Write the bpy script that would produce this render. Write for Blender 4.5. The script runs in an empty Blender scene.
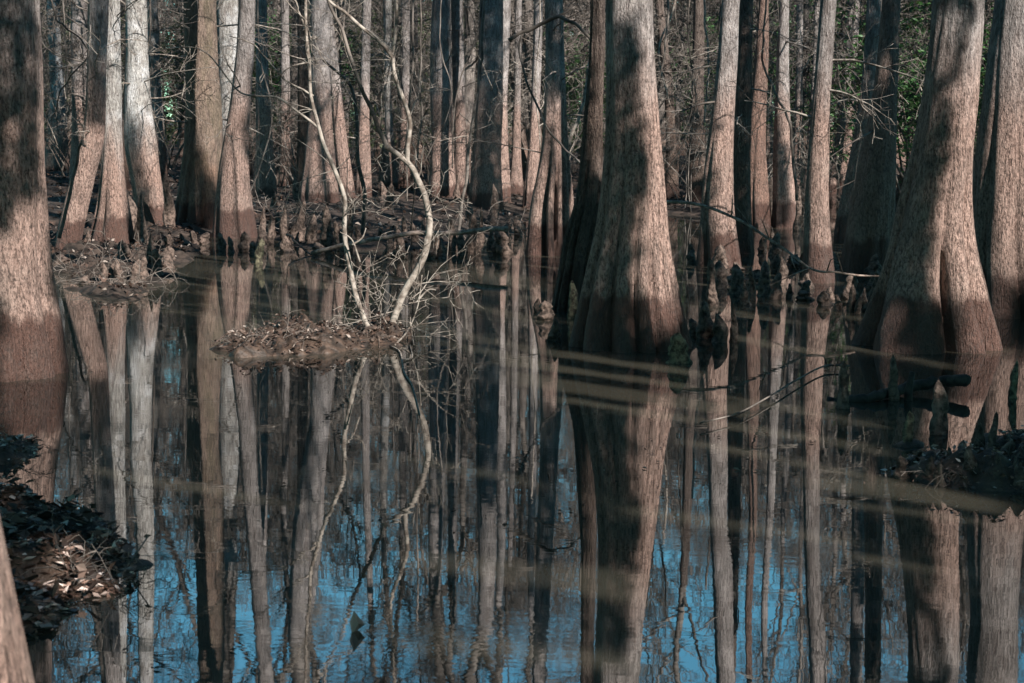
import bpy, math, random
import numpy as np
from mathutils import Vector, Matrix
R = math.radians
rng = np.random.default_rng(7)
random.seed(7)
scene = bpy.context.scene
COL = scene.collection

# ------------------------------------------------------------------ camera
H, F, Y0 = 1.8, 1950.0, 119.0
K = F / 1250.0                            # depth factor of a longer lens
ROLL = 0.0118
CX, CY = 512.0, 341.5
PITCH = math.atan((CY - Y0) / F)
FW = np.array([0, math.cos(PITCH), -math.sin(PITCH)])
_U = np.array([0, math.sin(PITCH), math.cos(PITCH)])
RT = np.array([math.cos(ROLL), 0, 0]) + _U * math.sin(ROLL)
UP = _U * math.cos(ROLL) - np.array([math.sin(ROLL), 0, 0])

def ray(px, py):
    return FW + RT * ((px - CX) / F) + UP * ((CY - py) / F)

def at(px, py, D):
    d = ray(px, py)
    return np.array([0, 0, H]) + d * (D / d[1])

def gnd(px, py, z=0.0):
    d = ray(px, py)
    return np.array([0, 0, H]) + d * ((z - H) / d[2])

def depth(py):
    return gnd(CX, py)[1]

cam = bpy.data.cameras.new('camera')
cam.sensor_width = 36
cam.lens = F * 36 / 1024
cam.clip_start, cam.clip_end = 0.1, 3000
cam.dof.use_dof = True
cam.dof.focus_distance = 16.5
cam.dof.aperture_fstop = 8
camo = bpy.data.objects.new('camera', cam)
camo.location = (0, 0, H)
camo.rotation_euler = (Matrix.Rotation(R(90) - PITCH, 3, 'X') @ Matrix.Rotation(ROLL, 3, 'Z')).to_euler()
COL.objects.link(camo)
scene.camera = camo

# ------------------------------------------------------------------ light
SUN_EL, SUN_AZ = R(33), R(143)          # azimuth clockwise from +Y (the view direction)
S = np.array([math.sin(SUN_AZ) * math.cos(SUN_EL), math.cos(SUN_AZ) * math.cos(SUN_EL), math.sin(SUN_EL)])
world = bpy.data.worlds.new('World')
scene.world = world
world.use_nodes = True
nt = world.node_tree
nt.nodes.clear()
sky = nt.nodes.new('ShaderNodeTexSky')
sky.sky_type = 'NISHITA'
sky.sun_disc = False
sky.sun_elevation, sky.sun_rotation = SUN_EL, SUN_AZ
sky.air_density, sky.dust_density, sky.ozone_density = 1.0, 0.0, 1.5
bg = nt.nodes.new('ShaderNodeBackground')
bg.inputs['Strength'].default_value = 0.05
wo = nt.nodes.new('ShaderNodeOutputWorld')
tint = nt.nodes.new('ShaderNodeMix')
tint.data_type, tint.blend_type = 'RGBA', 'MULTIPLY'
tint.inputs[0].default_value = 1.0
tint.inputs[7].default_value = (0.78, 1.66, 1.66, 1)
nt.links.new(sky.outputs[0], tint.inputs[6])
nt.links.new(tint.outputs[2], bg.inputs[0])
nt.links.new(bg.outputs[0], wo.inputs[0])
sun = bpy.data.lights.new('sun', 'SUN')
sun.energy, sun.angle, sun.color = 5.0, R(0.5), (1.0, 0.94, 0.88)
suno = bpy.data.objects.new('sun', sun)
suno.rotation_euler = Vector(S).to_track_quat('Z', 'Y').to_euler()
suno.location = (20, -20, 30)
COL.objects.link(suno)
scene.view_settings.view_transform = 'Standard'
scene.view_settings.look = 'None'
scene.view_settings.gamma = 1
scene.view_settings.exposure = 1.15
scene.render.engine = 'CYCLES'
cy = scene.cycles
cy.max_bounces, cy.diffuse_bounces, cy.glossy_bounces, cy.transmission_bounces = 6, 2, 3, 2
cy.use_denoising = True
cy.denoiser = 'OPENIMAGEDENOISE'
cy.caustics_reflective = cy.caustics_refractive = False

# ------------------------------------------------------------------ materials
class NT:
    def __init__(s, name):
        s.m = bpy.data.materials.new(name)
        s.m.use_nodes = True
        s.t = s.m.node_tree
        s.bsdf = s.t.nodes['Principled BSDF']
    def n(s, typ, **kw):
        x = s.t.nodes.new(typ)
        for k, v in kw.items():
            setattr(x, k, v)
        return x
    def put(s, sock, v):
        if isinstance(v, bpy.types.NodeSocket):
            s.t.links.new(v, sock)
        elif v is not None:
            sock.default_value = v
    def math(s, op, a, b=None, c=None, clamp=False):
        x = s.n('ShaderNodeMath', operation=op, use_clamp=clamp)
        for i, v in enumerate((a, b, c)):
            s.put(x.inputs[i], v)
        return x.outputs[0]
    def mix(s, f, a, b, blend='MIX'):
        x = s.n('ShaderNodeMix', data_type='RGBA', blend_type=blend)
        s.put(x.inputs[0], f)
        s.put(x.inputs[6], (*a, 1) if isinstance(a, tuple) else a)
        s.put(x.inputs[7], (*b, 1) if isinstance(b, tuple) else b)
        return x.outputs[2]
    def vscale(s, v, sc, add=None):
        x = s.n('ShaderNodeVectorMath', operation='MULTIPLY')
        s.put(x.inputs[0], v)
        x.inputs[1].default_value = sc
        o = x.outputs[0]
        if add is not None:
            y = s.n('ShaderNodeVectorMath', operation='ADD')
            s.put(y.inputs[0], o)
            s.put(y.inputs[1], add)
            o = y.outputs[0]
        return o
    def noise(s, v, scale, detail=3, rough=0.55, dist=0.0):
        x = s.n('ShaderNodeTexNoise')
        s.put(x.inputs['Vector'], v)
        x.inputs['Scale'].default_value = scale
        x.inputs['Detail'].default_value = detail
        x.inputs['Roughness'].default_value = rough
        x.inputs['Distortion'].default_value = dist
        return x.outputs[0]
    def ramp(s, v, a, b, lo=0.0, hi=1.0, smooth=True):
        x = s.n('ShaderNodeMapRange', interpolation_type='SMOOTHSTEP' if smooth else 'LINEAR')
        s.put(x.inputs[0], v)
        for i, q in enumerate((a, b, lo, hi)):
            x.inputs[i + 1].default_value = q
        return x.outputs[0]
    def bump(s, h, strength, dist, normal=None):
        x = s.n('ShaderNodeBump')
        x.inputs['Strength'].default_value = strength
        x.inputs['Distance'].default_value = dist
        s.put(x.inputs['Height'], h)
        if normal is not None:
            s.put(x.inputs['Normal'], normal)
        return x.outputs[0]
    def base(s, col, rough=0.9, normal=None, spec=0.25):
        s.put(s.bsdf.inputs['Base Color'], (*col, 1) if isinstance(col, tuple) else col)
        s.put(s.bsdf.inputs['Roughness'], rough)
        s.put(s.bsdf.inputs['Specular IOR Level'], spec)
        if normal is not None:
            s.put(s.bsdf.inputs['Normal'], normal)
        return s.m

def bark(name, upper=(0.31, 0.278, 0.262), upper_dark=(0.13, 0.115, 0.108), mid=(0.385, 0.262, 0.215), mid_dark=(0.135, 0.083, 0.065),
         lichen=0.5, shaggy=1.0, line=2.25, moss=0.0):
    g = NT(name)
    geo = g.n('ShaderNodeNewGeometry')
    oi = g.n('ShaderNodeObjectInfo')
    off = g.n('ShaderNodeCombineXYZ')
    g.put(off.inputs[0], g.math('MULTIPLY', oi.outputs['Random'], 37.0))
    g.put(off.inputs[1], g.math('MULTIPLY', oi.outputs['Random'], 91.0))
    pos = geo.outputs['Position']
    vert = g.vscale(pos, (1, 1, 0.17), off.outputs[0])
    iso = g.vscale(pos, (1, 1, 1), off.outputs[0])
    fis = g.noise(vert, 40, 4, 0.68, 0.5)
    fis2 = g.noise(vert, 90, 2, 0.6)
    gran = g.noise(g.vscale(pos, (1, 1, 0.5), off.outputs[0]), 52, 3, 0.75)
    patch = g.noise(iso, 2.6, 4, 0.6)
    patch2 = g.noise(vert, 7, 3, 0.6)
    sep = g.n('ShaderNodeSeparateXYZ')
    g.put(sep.inputs[0], pos)
    z = sep.outputs[2]
    up = g.mix(g.ramp(fis, 0.34, 0.62), upper_dark, upper)
    lic = tuple(min(0.62, c * 1.75) for c in upper)
    up = g.mix(g.math('MULTIPLY', g.ramp(patch, 0.46, 0.66), lichen), up, lic)
    if moss:
        up = g.mix(g.math('MULTIPLY', g.ramp(patch2, 0.42, 0.62), moss), up, (0.13, 0.12, 0.065))
        up = g.mix(g.math('MULTIPLY', g.ramp(g.noise(iso, 1.7, 3), 0.5, 0.62), moss * 0.8), up, (0.25, 0.12, 0.065))
    md = g.mix(g.ramp(g.math('ADD', g.math('MULTIPLY', fis, 0.5), g.math('MULTIPLY', gran, 0.5)), 0.36, 0.6), mid_dark, mid)
    md = g.mix(g.ramp(patch, 0.5, 0.72, 0, 0.45), md, (0.36, 0.27, 0.225))
    zz = g.math('ADD', z, g.math('MULTIPLY', g.math('SUBTRACT', patch2, 0.5), 0.9))
    col = g.mix(g.ramp(zz, line - 0.6, line + 0.5), md, up)
    zw = g.math('ADD', z, g.math('MULTIPLY', g.math('SUBTRACT', g.noise(vert, 9, 3), 0.5), 0.3))
    wet = g.ramp(zw, 0.38, 0.47, 1, 0)
    col = g.mix(g.math('MULTIPLY', wet, 0.88), col, (0.075, 0.036, 0.027))
    col = g.mix(g.ramp(g.noise(g.vscale(pos, (1, 1, 0.35), off.outputs[0]), 5.5, 4, 0.65), 0.34, 0.52, 0.45, 0), col, (0.11, 0.082, 0.07))
    # dark deep fissures and a per-tree tone
    col = g.mix(g.ramp(fis2, 0.32, 0.44, 0.6, 0), col, (0.05, 0.04, 0.035))
    col = g.mix(g.ramp(gran, 0.37, 0.47, 0.6, 0), col, (0.07, 0.052, 0.046))
    tone = g.n('ShaderNodeHueSaturation')
    tone.inputs['Saturation'].default_value = 0.95
    g.put(tone.inputs['Value'], g.ramp(oi.outputs['Random'], 0, 1, 0.8, 1.15, False))
    g.put(tone.inputs['Color'], col)
    hgt = g.math('ADD', g.math('MULTIPLY', fis, 1.0), g.math('MULTIPLY', gran, 0.55))
    hgt = g.math('ADD', hgt, g.math('MULTIPLY', fis2, 0.35))
    return g.base(tone.outputs[0], g.ramp(wet, 0, 1, 0.92, 0.6), g.bump(hgt, 1.0, 0.05 * shaggy), 0.2)

M = {}
M['bark'] = bark('tupelo_bark')
M['bark_pale'] = bark('pale_bark', (0.42, 0.40, 0.37), (0.2, 0.185, 0.17), (0.38, 0.25, 0.2), lichen=0.7, line=1.5)
M['bark_moss'] = bark('mottled_bark', (0.25, 0.18, 0.14), (0.10, 0.075, 0.058), (0.29, 0.175, 0.12), lichen=0.3, line=0.8, moss=0.3)
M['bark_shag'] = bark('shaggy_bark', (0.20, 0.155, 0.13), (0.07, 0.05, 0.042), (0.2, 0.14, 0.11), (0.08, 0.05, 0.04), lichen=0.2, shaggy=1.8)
M['bark_red'] = bark('red_bark', (0.27, 0.175, 0.14), (0.11, 0.065, 0.05), (0.28, 0.165, 0.125), lichen=0.15, shaggy=1.5)
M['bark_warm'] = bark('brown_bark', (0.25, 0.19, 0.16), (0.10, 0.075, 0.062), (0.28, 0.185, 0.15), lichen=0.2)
M['bark_far'] = bark('distant_bark', (0.22, 0.19, 0.168), (0.08, 0.068, 0.06), (0.24, 0.155, 0.118), lichen=0.4, line=1.6)

def simple(name, c1, c2, scale, rough=0.9, bump=0.5, dist=0.01, island=0.0, spec=0.25, c3=None):
    g = NT(name)
    geo = g.n('ShaderNodeNewGeometry')
    n = g.noise(geo.outputs['Position'], scale, 4, 0.6)
    col = g.mix(g.ramp(n, 0.35, 0.65), c1, c2)
    if island:
        rp = geo.outputs['Random Per Island']
        col = g.mix(g.ramp(rp, 0.1, 0.9), c1, c2)
        if c3:
            col = g.mix(g.ramp(rp, 0.80, 0.9), col, c3)
    return g.base(col, rough, g.bump(n, bump, dist) if bump else None, spec)

M['twig'] = simple('twig_bark', (0.05, 0.042, 0.036), (0.20, 0.17, 0.148), 3, bump=0)
M['twig_pale'] = simple('pale_stem_bark', (0.11, 0.088, 0.072), (0.33, 0.29, 0.25), 14, 0.85, 0.6)
M['twig_dark'] = simple('dark_twig_bark', (0.05, 0.042, 0.036), (0.12, 0.10, 0.085), 7, bump=0)
M['limb'] = simple('limb_bark', (0.06, 0.05, 0.043), (0.19, 0.165, 0.145), 8, bump=0.4)
M['mud'] = simple('wet_mud', (0.022, 0.016, 0.012), (0.075, 0.048, 0.034), 11, 0.6, 0.9, 0.04, spec=0.35)
M['soil'] = simple('litter_soil', (0.014, 0.011, 0.009), (0.06, 0.043, 0.034), 6, 0.9, 0.9, 0.05)
M['leaf'] = simple('dead_leaves', (0.022, 0.014, 0.011), (0.095, 0.058, 0.043), 5, 0.65, 0, island=1, c3=(0.26, 0.215, 0.185))
M['leaf_wet'] = simple('wet_leaves', (0.06, 0.036, 0.027), (0.30, 0.19, 0.145), 5, 0.33, 0, island=1, spec=0.5, c3=(0.60, 0.48, 0.42))
M['knee'] = simple('knee_bark', (0.035, 0.025, 0.02), (0.16, 0.115, 0.093), 22, 0.85, 1.0, 0.03)
M['knee_moss'] = simple('mossy_knee_bark', (0.04, 0.032, 0.024), (0.17, 0.155, 0.10), 26, 0.9, 1.0, 0.03)
M['log'] = simple('fallen_wood', (0.11, 0.076, 0.06), (0.31, 0.24, 0.2), 14, 0.85, 0.6)
M['log_dark'] = simple('rotten_wood', (0.012, 0.01, 0.009), (0.05, 0.042, 0.036), 14, 0.7, 0.8)

def leafmat(name, c1, c2):
    g = NT(name)
    geo = g.n('ShaderNodeNewGeometry')
    col = g.mix(geo.outputs['Random Per Island'], c1, c2)
    g.base(col, 0.5, None, 0.3)
    tr = g.n('ShaderNodeBsdfTranslucent')
    g.put(tr.inputs[0], g.mix(0.5, col, (0.12, 0.2, 0.03)))
    ms = g.n('ShaderNodeMixShader')
    ms.inputs[0].default_value = 0.22
    g.t.links.new(g.bsdf.outputs[0], ms.inputs[1])
    g.t.links.new(tr.outputs[0], ms.inputs[2])
    g.t.links.new(ms.outputs[0], g.t.nodes['Material Output'].inputs[0])
    return g.m
M['green'] = leafmat('evergreen_leaves', (0.03, 0.085, 0.028), (0.075, 0.16, 0.05))
M['olive'] = leafmat('olive_leaves', (0.03, 0.045, 0.022), (0.075, 0.088, 0.042))

g = NT('dark_swamp_water')
geo = g.n('ShaderNodeNewGeometry')
pos = geo.outputs['Position']
big = g.noise(pos, 0.55, 2, 0.5)
col = g.mix(g.ramp(big, 0.35, 0.65), (0.033, 0.031, 0.024), (0.050, 0.046, 0.035))
rip = g.noise(g.vscale(pos, (1, 2.2, 1)), 3.2, 2, 0.5, 0.4)
fine = g.noise(g.vscale(pos, (1, 1.6, 1)), 14, 2, 0.5)
amt = g.ramp(g.noise(pos, 0.7, 2), 0.48, 0.66)
dv = g.n('ShaderNodeVectorMath', operation='DISTANCE')
g.put(dv.inputs[0], pos)
dv.inputs[1].default_value = tuple(gnd(425, 645))
amt = g.math('ADD', amt, g.ramp(dv.outputs['Value'], 0.25, 1.1, 1.0, 0))
hh = g.math('ADD', g.math('MULTIPLY', rip, 0.05), g.math('MULTIPLY', fine, g.math('MULTIPLY', amt, 0.03)))
M['water'] = g.base(col, 0.012, g.bump(hh, 1.0, 0.0055), 0.5)
g.bsdf.inputs['IOR'].default_value = 4.6

# ------------------------------------------------------------------ mesh helpers
class MB:
    def __init__(s):
        s.v, s.f4, s.f3, s.n = [], [], [], 0
    def add(s, v, f4=None, f3=None):
        if f4 is not None and len(f4):
            s.f4.append(np.asarray(f4) + s.n)
        if f3 is not None and len(f3):
            s.f3.append(np.asarray(f3) + s.n)
        s.v.append(np.asarray(v, float))
        s.n += len(v)
    def mesh(s, name, mat, smooth=True):
        v = np.concatenate(s.v)
        f4 = np.concatenate(s.f4) if s.f4 else np.zeros((0, 4), int)
        f3 = np.concatenate(s.f3) if s.f3 else np.zeros((0, 3), int)
        me = bpy.data.meshes.new(name)
        me.vertices.add(len(v))
        me.vertices.foreach_set('co', v.ravel())
        nl = f4.size + f3.size
        me.loops.add(nl)
        me.loops.foreach_set('vertex_index', np.concatenate([f4.ravel(), f3.ravel()]).astype(np.int32))
        npoly = len(f4) + len(f3)
        me.polygons.add(npoly)
        st = np.concatenate([np.arange(len(f4)) * 4, f4.size + np.arange(len(f3)) * 3]).astype(np.int32)
        me.polygons.foreach_set('loop_start', st)
        me.polygons.foreach_set('use_smooth', np.full(npoly, smooth))
        me.update(calc_edges=True)
        me.validate()
        me.materials.append(mat)
        return me

def link(name, me, parent=None, loc=None):
    o = bpy.data.objects.new(name, me)
    COL.objects.link(o)
    if parent is not None:
        o.parent = parent
    if loc is not None:
        o.location = loc
    return o

def tag(o, label=None, cat=None, group=None, kind=None):
    if label: o['label'] = label
    if cat: o['category'] = cat
    if group: o['group'] = group
    if kind: o['kind'] = kind
    return o

def empty(name, loc, label, cat, group=None):
    o = bpy.data.objects.new(name, None)
    o.empty_display_size = 0.2
    o.location = loc
    COL.objects.link(o)
    return tag(o, label, cat, group)

def dup(root, loc, rz=0.0, sc=1.0, label=None, group=None):
    r = root.copy()
    COL.objects.link(r)
    r.location = loc
    r.rotation_euler = (0, 0, rz)
    r.scale = (sc, sc, sc) if np.isscalar(sc) else sc
    if label: r['label'] = label
    if group: r['group'] = group
    for ch in root.children:
        c = ch.copy()
        COL.objects.link(c)
        c.parent = r
    return r

def tube(mb, pts, rad, n=6, cap=True):
    pts = np.asarray(pts, float)
    k = len(pts)
    rad = np.broadcast_to(np.asarray(rad, float), (k,))
    t = np.gradient(pts, axis=0)
    t /= np.linalg.norm(t, axis=1)[:, None] + 1e-9
    m = t.mean(0)
    ref = np.array([1.0, 0, 0]) if abs(m[0]) < 0.6 * np.linalg.norm(m) + 1e-6 else np.array([0, 0, 1.0])
    a = np.cross(t, ref)
    a /= np.linalg.norm(a, axis=1)[:, None] + 1e-9
    b = np.cross(t, a)
    th = np.arange(n) * 2 * np.pi / n
    v = pts[:, None] + rad[:, None, None] * (np.cos(th)[None, :, None] * a[:, None] + np.sin(th)[None, :, None] * b[:, None])
    i = np.arange(k - 1)[:, None] * n
    j = np.arange(n)[None]
    j2 = (j + 1) % n
    f = np.stack([i + j, i + j2, i + n + j2, i + n + j], -1).reshape(-1, 4)
    v = v.reshape(-1, 3)
    f3 = None
    if cap:
        v = np.vstack([v, pts[0], pts[-1]])
        j = np.arange(n)
        j2 = (j + 1) % n
        f3 = np.vstack([np.stack([np.full(n, k * n), j2, j], -1),
                        np.stack([np.full(n, k * n + 1), (k - 1) * n + j, (k - 1) * n + j2], -1)])
    mb.add(v, f, f3)

def smooth_line(pts, m):
    """Catmull-Rom resampling of a polyline into m points."""
    p = np.asarray(pts, float)
    P = np.vstack([2 * p[0] - p[1], p, 2 * p[-1] - p[-2]])
    u = np.linspace(0, len(p) - 1 - 1e-6, m)
    i = u.astype(int)
    t = (u - i)[:, None]
    a, b, c, d = P[i], P[i + 1], P[i + 2], P[i + 3]
    return 0.5 * (2 * b + (c - a) * t + (2 * a - 5 * b + 4 * c - d) * t ** 2 + (3 * b - a - 3 * c + d) * t ** 3)

class Wob:
    """cheap smooth pseudo-noise: a sum of random sines"""
    def __init__(s, seed, dim=3, n=9):
        r = np.random.default_rng(seed)
        s.k = r.normal(size=(n, dim))
        s.p = r.uniform(0, 6.28, n)
    def __call__(s, x):
        return np.sin(np.asarray(x) @ s.k.T + s.p).sum(-1) / math.sqrt(len(s.p) * 0.5) * 0.7

def grow(out, r, p, d, L, rad, lvl, maxl, kids, up=0.1, wig=0.22, droop=0.0):
    """recursive bare branch; out collects (points, radii, level)"""
    n = (9, 7, 5, 4, 3)[min(lvl, 4)]
    pts, dirs = [np.array(p, float)], []
    d = np.array(d, float)
    d /= np.linalg.norm(d)
    for i in range(n):
        d = d + r.normal(size=3) * wig
        d[2] += up * (1 if lvl < 2 else 0.4) - droop * lvl
        d /= np.linalg.norm(d)
        dirs.append(d.copy())
        pts.append(pts[-1] + d * L / n)
    pts = np.array(pts)
    rr = rad * np.linspace(1, 0.35, n + 1)
    out.append((pts, rr, lvl))
    if lvl >= maxl:
        return
    k = kids[lvl]
    for q in range(k):
        t = r.uniform(0.25, 1.0) if lvl else (q + r.uniform(0.1, 0.9)) / k
        i = min(n - 1, int(t * n))
        base = pts[i] + (pts[i + 1] - pts[i]) * (t * n - i)
        side = r.normal(size=3)
        side -= side @ dirs[i] * dirs[i]
        side /= np.linalg.norm(side) + 1e-6
        ang = r.uniform(0.6, 1.25)
        nd = dirs[i] * math.cos(ang) + side * math.sin(ang)
        LL = L * r.uniform(0.35, 0.62) * ((1.15 - 0.55 * t) if lvl == 0 else (1.1 - 0.4 * t))
        grow(out, r, base, nd, LL, max(0.0035, rr[i] * r.uniform(0.35, 0.6)), lvl + 1, maxl, kids, up, wig, droop)

def tubes_to_mesh(out, name, mat, nseg=(8, 6, 4, 3, 3), minlvl=0, minr=0.0):
    mb = MB()
    for pts, rr, lvl in out:
        if lvl >= minlvl:
            tube(mb, pts, np.maximum(rr, minr), nseg[min(lvl, 4)], cap=False)
    return mb.mesh(name, mat)

# ------------------------------------------------------------------ crowns (shared meshes)
CROWNS = []
for s in range(6):
    r = np.random.default_rng(100 + s)
    out = []
    grow(out, r, (0, 0, 0), (0, 0, 1), 10.5, 0.16, 0, 4, (15, 7, 5, 3), up=0.09, wig=0.13)
    CROWNS.append(tubes_to_mesh(out, 'crown', M['limb'], minr=0.0075))

# ------------------------------------------------------------------ trunks traced from the photograph
TREES = {}

def trunk_profile(outl, D, mirror=()):
    """outl: (py, xl, xr) -> arrays z, x, r at depth D, ascending z; mirror rows are read in the reflection."""
    rows = []
    for py, xl, xr in outl:
        a, b = at(xl, py, D), at(xr, py, D)
        rows.append((a[2], (a[0] + b[0]) / 2, (b[0] - a[0]) / 2))
    ztop = max(q[0] for q in rows)
    for py, xl, xr in mirror:
        a, b = at(xl, py, D), at(xr, py, D)
        if -a[2] > ztop + 0.3: rows.append((-a[2], (a[0] + b[0]) / 2, (b[0] - a[0]) / 2))
    rows.sort()
    return np.array(rows).T

def trunk_mesh(z, x, rad, top, seed, nseg, dz, flute, lobes, D, rough=0.03, base0=None):
    r = np.random.default_rng(seed)
    zt = z[-1]
    rt = rad[-1]
    # carry on above the highest measured row
    k = max(0, len(z) - 3)
    lean = np.clip((x[-1] - x[k]) / max(0.3, z[-1] - z[k]), -0.12, 0.12)
    zs, xs, rs = list(z), list(x), list(rad)
    if top > zt + 0.5:
        for q in (0.33, 0.66, 1.0):
            zz = zt + (top - zt) * q
            zs.append(zz)
            xs.append(x[-1] + lean * (zz - zt) * (1 - 0.45 * q) + r.normal() * 0.05 * q)
            rs.append(rt * (1 - 0.33 * q))
    zb = -0.45
    if zs[0] > zb:
        g = (rs[0] - rs[1]) / max(0.05, zs[1] - zs[0])
        xs.insert(0, xs[0] + (xs[0] - xs[1]) * 0.2)
        rs.insert(0, rs[0] * 1.0 + min(0.25, max(0, g * 0.25)) * rs[0])
        zs.insert(0, zb)
    zs, xs, rs = map(np.array, (zs, xs, rs))
    zmax = zs[-1]
    Z = np.concatenate([np.arange(zs[0], min(4.0, zmax), dz), np.arange(min(4.0, zmax), zmax, dz * 3), [zmax]])
    X = np.interp(Z, zs, xs)
    RR = np.interp(Z, zs, rs)
    ker = np.ones(5) / 5
    def sm(a):
        p = np.concatenate([[2 * a[0] - a[2], 2 * a[0] - a[1]], a, [2 * a[-1] - a[-2], 2 * a[-1] - a[-3]]])
        return np.convolve(p, ker, 'valid')
    for _ in range(3):
        X, RR = sm(X), sm(RR)
    Y = D + 0.06 * np.sin(Z * 0.7 + r.uniform(0, 6)) * np.clip(Z / 3, 0, 1)
    th = np.arange(nseg) * 2 * np.pi / nseg
    tw = th[None] + 0.10 * Z[:, None] * r.choice([-1, 1]) * 0.4
    wv = tw + 0.35 * np.sin(tw + r.uniform(0, 6)) + 0.2 * np.sin(2 * tw + r.uniform(0, 6))
    rmin = rs[np.searchsorted(zs, min(2.6, zs[-1])) - 1] if len(zs) > 2 else rs[-1]
    A = flute * np.clip((RR / max(1e-3, rmin) - 0.98), 0, 1.0) + 0.018
    ridge = np.abs(np.cos(wv * lobes / 2 + 0.25 * np.sin(Z[:, None] * 3))) ** 0.6 - 0.93
    w1, w2 = Wob(seed * 3 + 1), Wob(seed * 3 + 2)
    cs, sn = np.cos(th), np.sin(th)
    P = np.stack([np.broadcast_to(cs, tw.shape), np.broadcast_to(sn, tw.shape), np.broadcast_to(Z[:, None], tw.shape)], -1)
    n1 = w1(P * np.array([2.2, 2.2, 1.4]))
    n2 = w2(P * np.array([7, 7, 3.2]) * 1.2)
    rad2 = RR[:, None] * (1 + A[:, None] * ridge + rough * n1 + rough * 0.55 * n2)
    v = np.stack([X[:, None] + rad2 * cs, Y[:, None] + rad2 * sn, np.broadcast_to(Z[:, None], tw.shape)], -1)
    k, n = tw.shape
    i = np.arange(k - 1)[:, None] * n
    j = np.arange(n)[None]
    j2 = (j + 1) % n
    f = np.stack([i + j, i + j2, i + n + j2, i + n + j], -1).reshape(-1, 4)
    return v.reshape(-1, 3), f, (Z, X, RR, Y)

def tree(key, label, outl, base_py=None, D=None, mat='bark', flute=0.25, lobes=7, top=7.5, mirror=(), rough=0.03, lit=True, polys=(), dz=None, group=None, gob=True, cscale=1.0):
    hw = (outl[-1][2] - outl[-1][1]) / 2
    D = D * K if D else depth(base_py) / (1 - hw / F)
    if 13 * K < D: top = 8.0
    elif top == 7.5: top = 17.0
    z, x, rad = trunk_profile(outl, D, mirror)
    seed = sum(ord(c) * (i + 3) for i, c in enumerate(key))
    near = D < 13 * K
    nseg = 112 if near else (64 if D < 22 * K else 36)
    dz = dz or (0.035 if near else 0.06)
    v, f, prof = trunk_mesh(z, x, rad, top, seed, nseg, dz, flute, lobes, D, rough)
    bx = float(np.interp(0, prof[0], prof[1]))
    root = empty('swamp_tree', (bx, D, 0), label, 'tree', group)
    mb = MB()
    mb.add(v - np.array([bx, D, 0]), f)
    link('trunk', mb.mesh('trunk', M[mat]), root)
    # bare crown on the top of the trunk
    Z, X, RR, Y = prof
    c = link('crown', CROWNS[seed % 6], root, (X[-1] - bx, Y[-1] - D, Z[-1] - 0.02))
    sc = RR[-1] / 0.16 * cscale
    c.scale = (sc, sc, max(sc, 0.55))
    dirv = Vector((X[-1] - X[-4], Y[-1] - Y[-4], Z[-1] - Z[-4])).normalized()
    c.rotation_mode = 'QUATERNION'
    from mathutils import Quaternion
    c.rotation_quaternion = Vector((0, 0, 1)).rotation_difference(dirv) @ Quaternion((0, 0, 1), seed % 7)
    r3 = np.random.default_rng(seed + 5)
    out = []
    if key not in ('T00', 'T01', 'T24'):
        for k in range(3 if near else 7):
            zb = r3.uniform(3.0 if near else 1.3, 6.0)
            a = r3.uniform(0, 6.28)
            rb = float(np.interp(zb, Z, RR))
            p0 = (float(np.interp(zb, Z, X)) - bx + 0.9 * rb * math.cos(a), float(np.interp(zb, Z, Y)) - D + 0.9 * rb * math.sin(a), zb)
            grow(out, r3, p0, (math.cos(a), math.sin(a), r3.uniform(-.2, .5)), r3.uniform(0.5, 1.7), r3.uniform(.008, .016), 2, 4, (0, 0, 5, 3), up=0.02, wig=0.12, droop=.02)
            link('limb', tubes_to_mesh(out, 'limb', M['twig_pale' if seed % 3 else 'twig'], minr=0.0032), root)
            out = []
    TREES[key] = dict(D=D, prof=prof, lit=lit, polys=[np.array(p, float) for p in polys], gob=gob, root=root)
    return root

tree('T00', 'sunlit pink trunk edge in the near corner beside the dark leaf mound', [(0, -400, -70), (300, -405, -44), (500, -410, -4), (560, -415, 6), (620, -425, 17), (683, -440, 28), (900, -480, 69)], D=2.3, mat='bark_pale', top=5, flute=0.1, cscale=0.6)
tree('T01', 'massive trunk at the left frame edge, shaded above and sunlit at the flared foot',
     [(0, -52, 36), (60, -52, 38.5), (130, -53, 40), (171, -56, 42), (230, -66, 46), (290, -78, 55), (342, -92, 66), (390, -104, 74)], 390,
     lit=False, polys=[[(0, 238), (20, 212), (45, 192), (60, 190), (90, 400), (0, 410)]], flute=0.14, lobes=8)
tree('T02', 'curved trunk leaning right, dark above and sunlit at the foot, beside a pale straight trunk',
     [(0, 89, 110), (60, 88, 107), (100, 87, 106), (128, 85, 106), (150, 79, 103), (171, 73, 96), (200, 65, 90), (230, 57, 83), (258, 52, 79)], 258, flute=0.1,
     lit=False, polys=[[(40, 122), (112, 128), (112, 270), (30, 270)]], mirror=[(420, 85, 110), (510, 94, 114)])
tree('T03', 'pale straight trunk rising behind the curved leaning one, widening at the foot',
     [(0, 105, 119), (50, 104, 120), (130, 103, 122), (171, 101, 124), (210, 97, 130), (235, 90, 134), (255, 84, 138)], 255, mat='bark_pale', flute=0.3, mirror=[(420, 107, 128), (510, 108, 128)])
tree('T04', 'pale grey trunk leaning left with a black shaded foot above the knees',
     [(0, 125, 146), (60, 126, 148), (100, 125, 151), (150, 125, 158), (171, 130, 160), (200, 134, 164), (238, 138, 170)], 238, mat='bark_pale',
     mirror=[(380, 134, 154), (500, 134, 153)], polys=[[(118, 118), (134, 108), (145, 165), (158, 240), (115, 240)]])
tree('T05', 'thin pale trunk just right of the grey trunk with the black foot',
     [(0, 147, 158), (60, 148, 160), (100, 151, 162), (140, 154, 165), (165, 152, 168)], 190, D=30, mat='bark_pale', gob=False)
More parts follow.
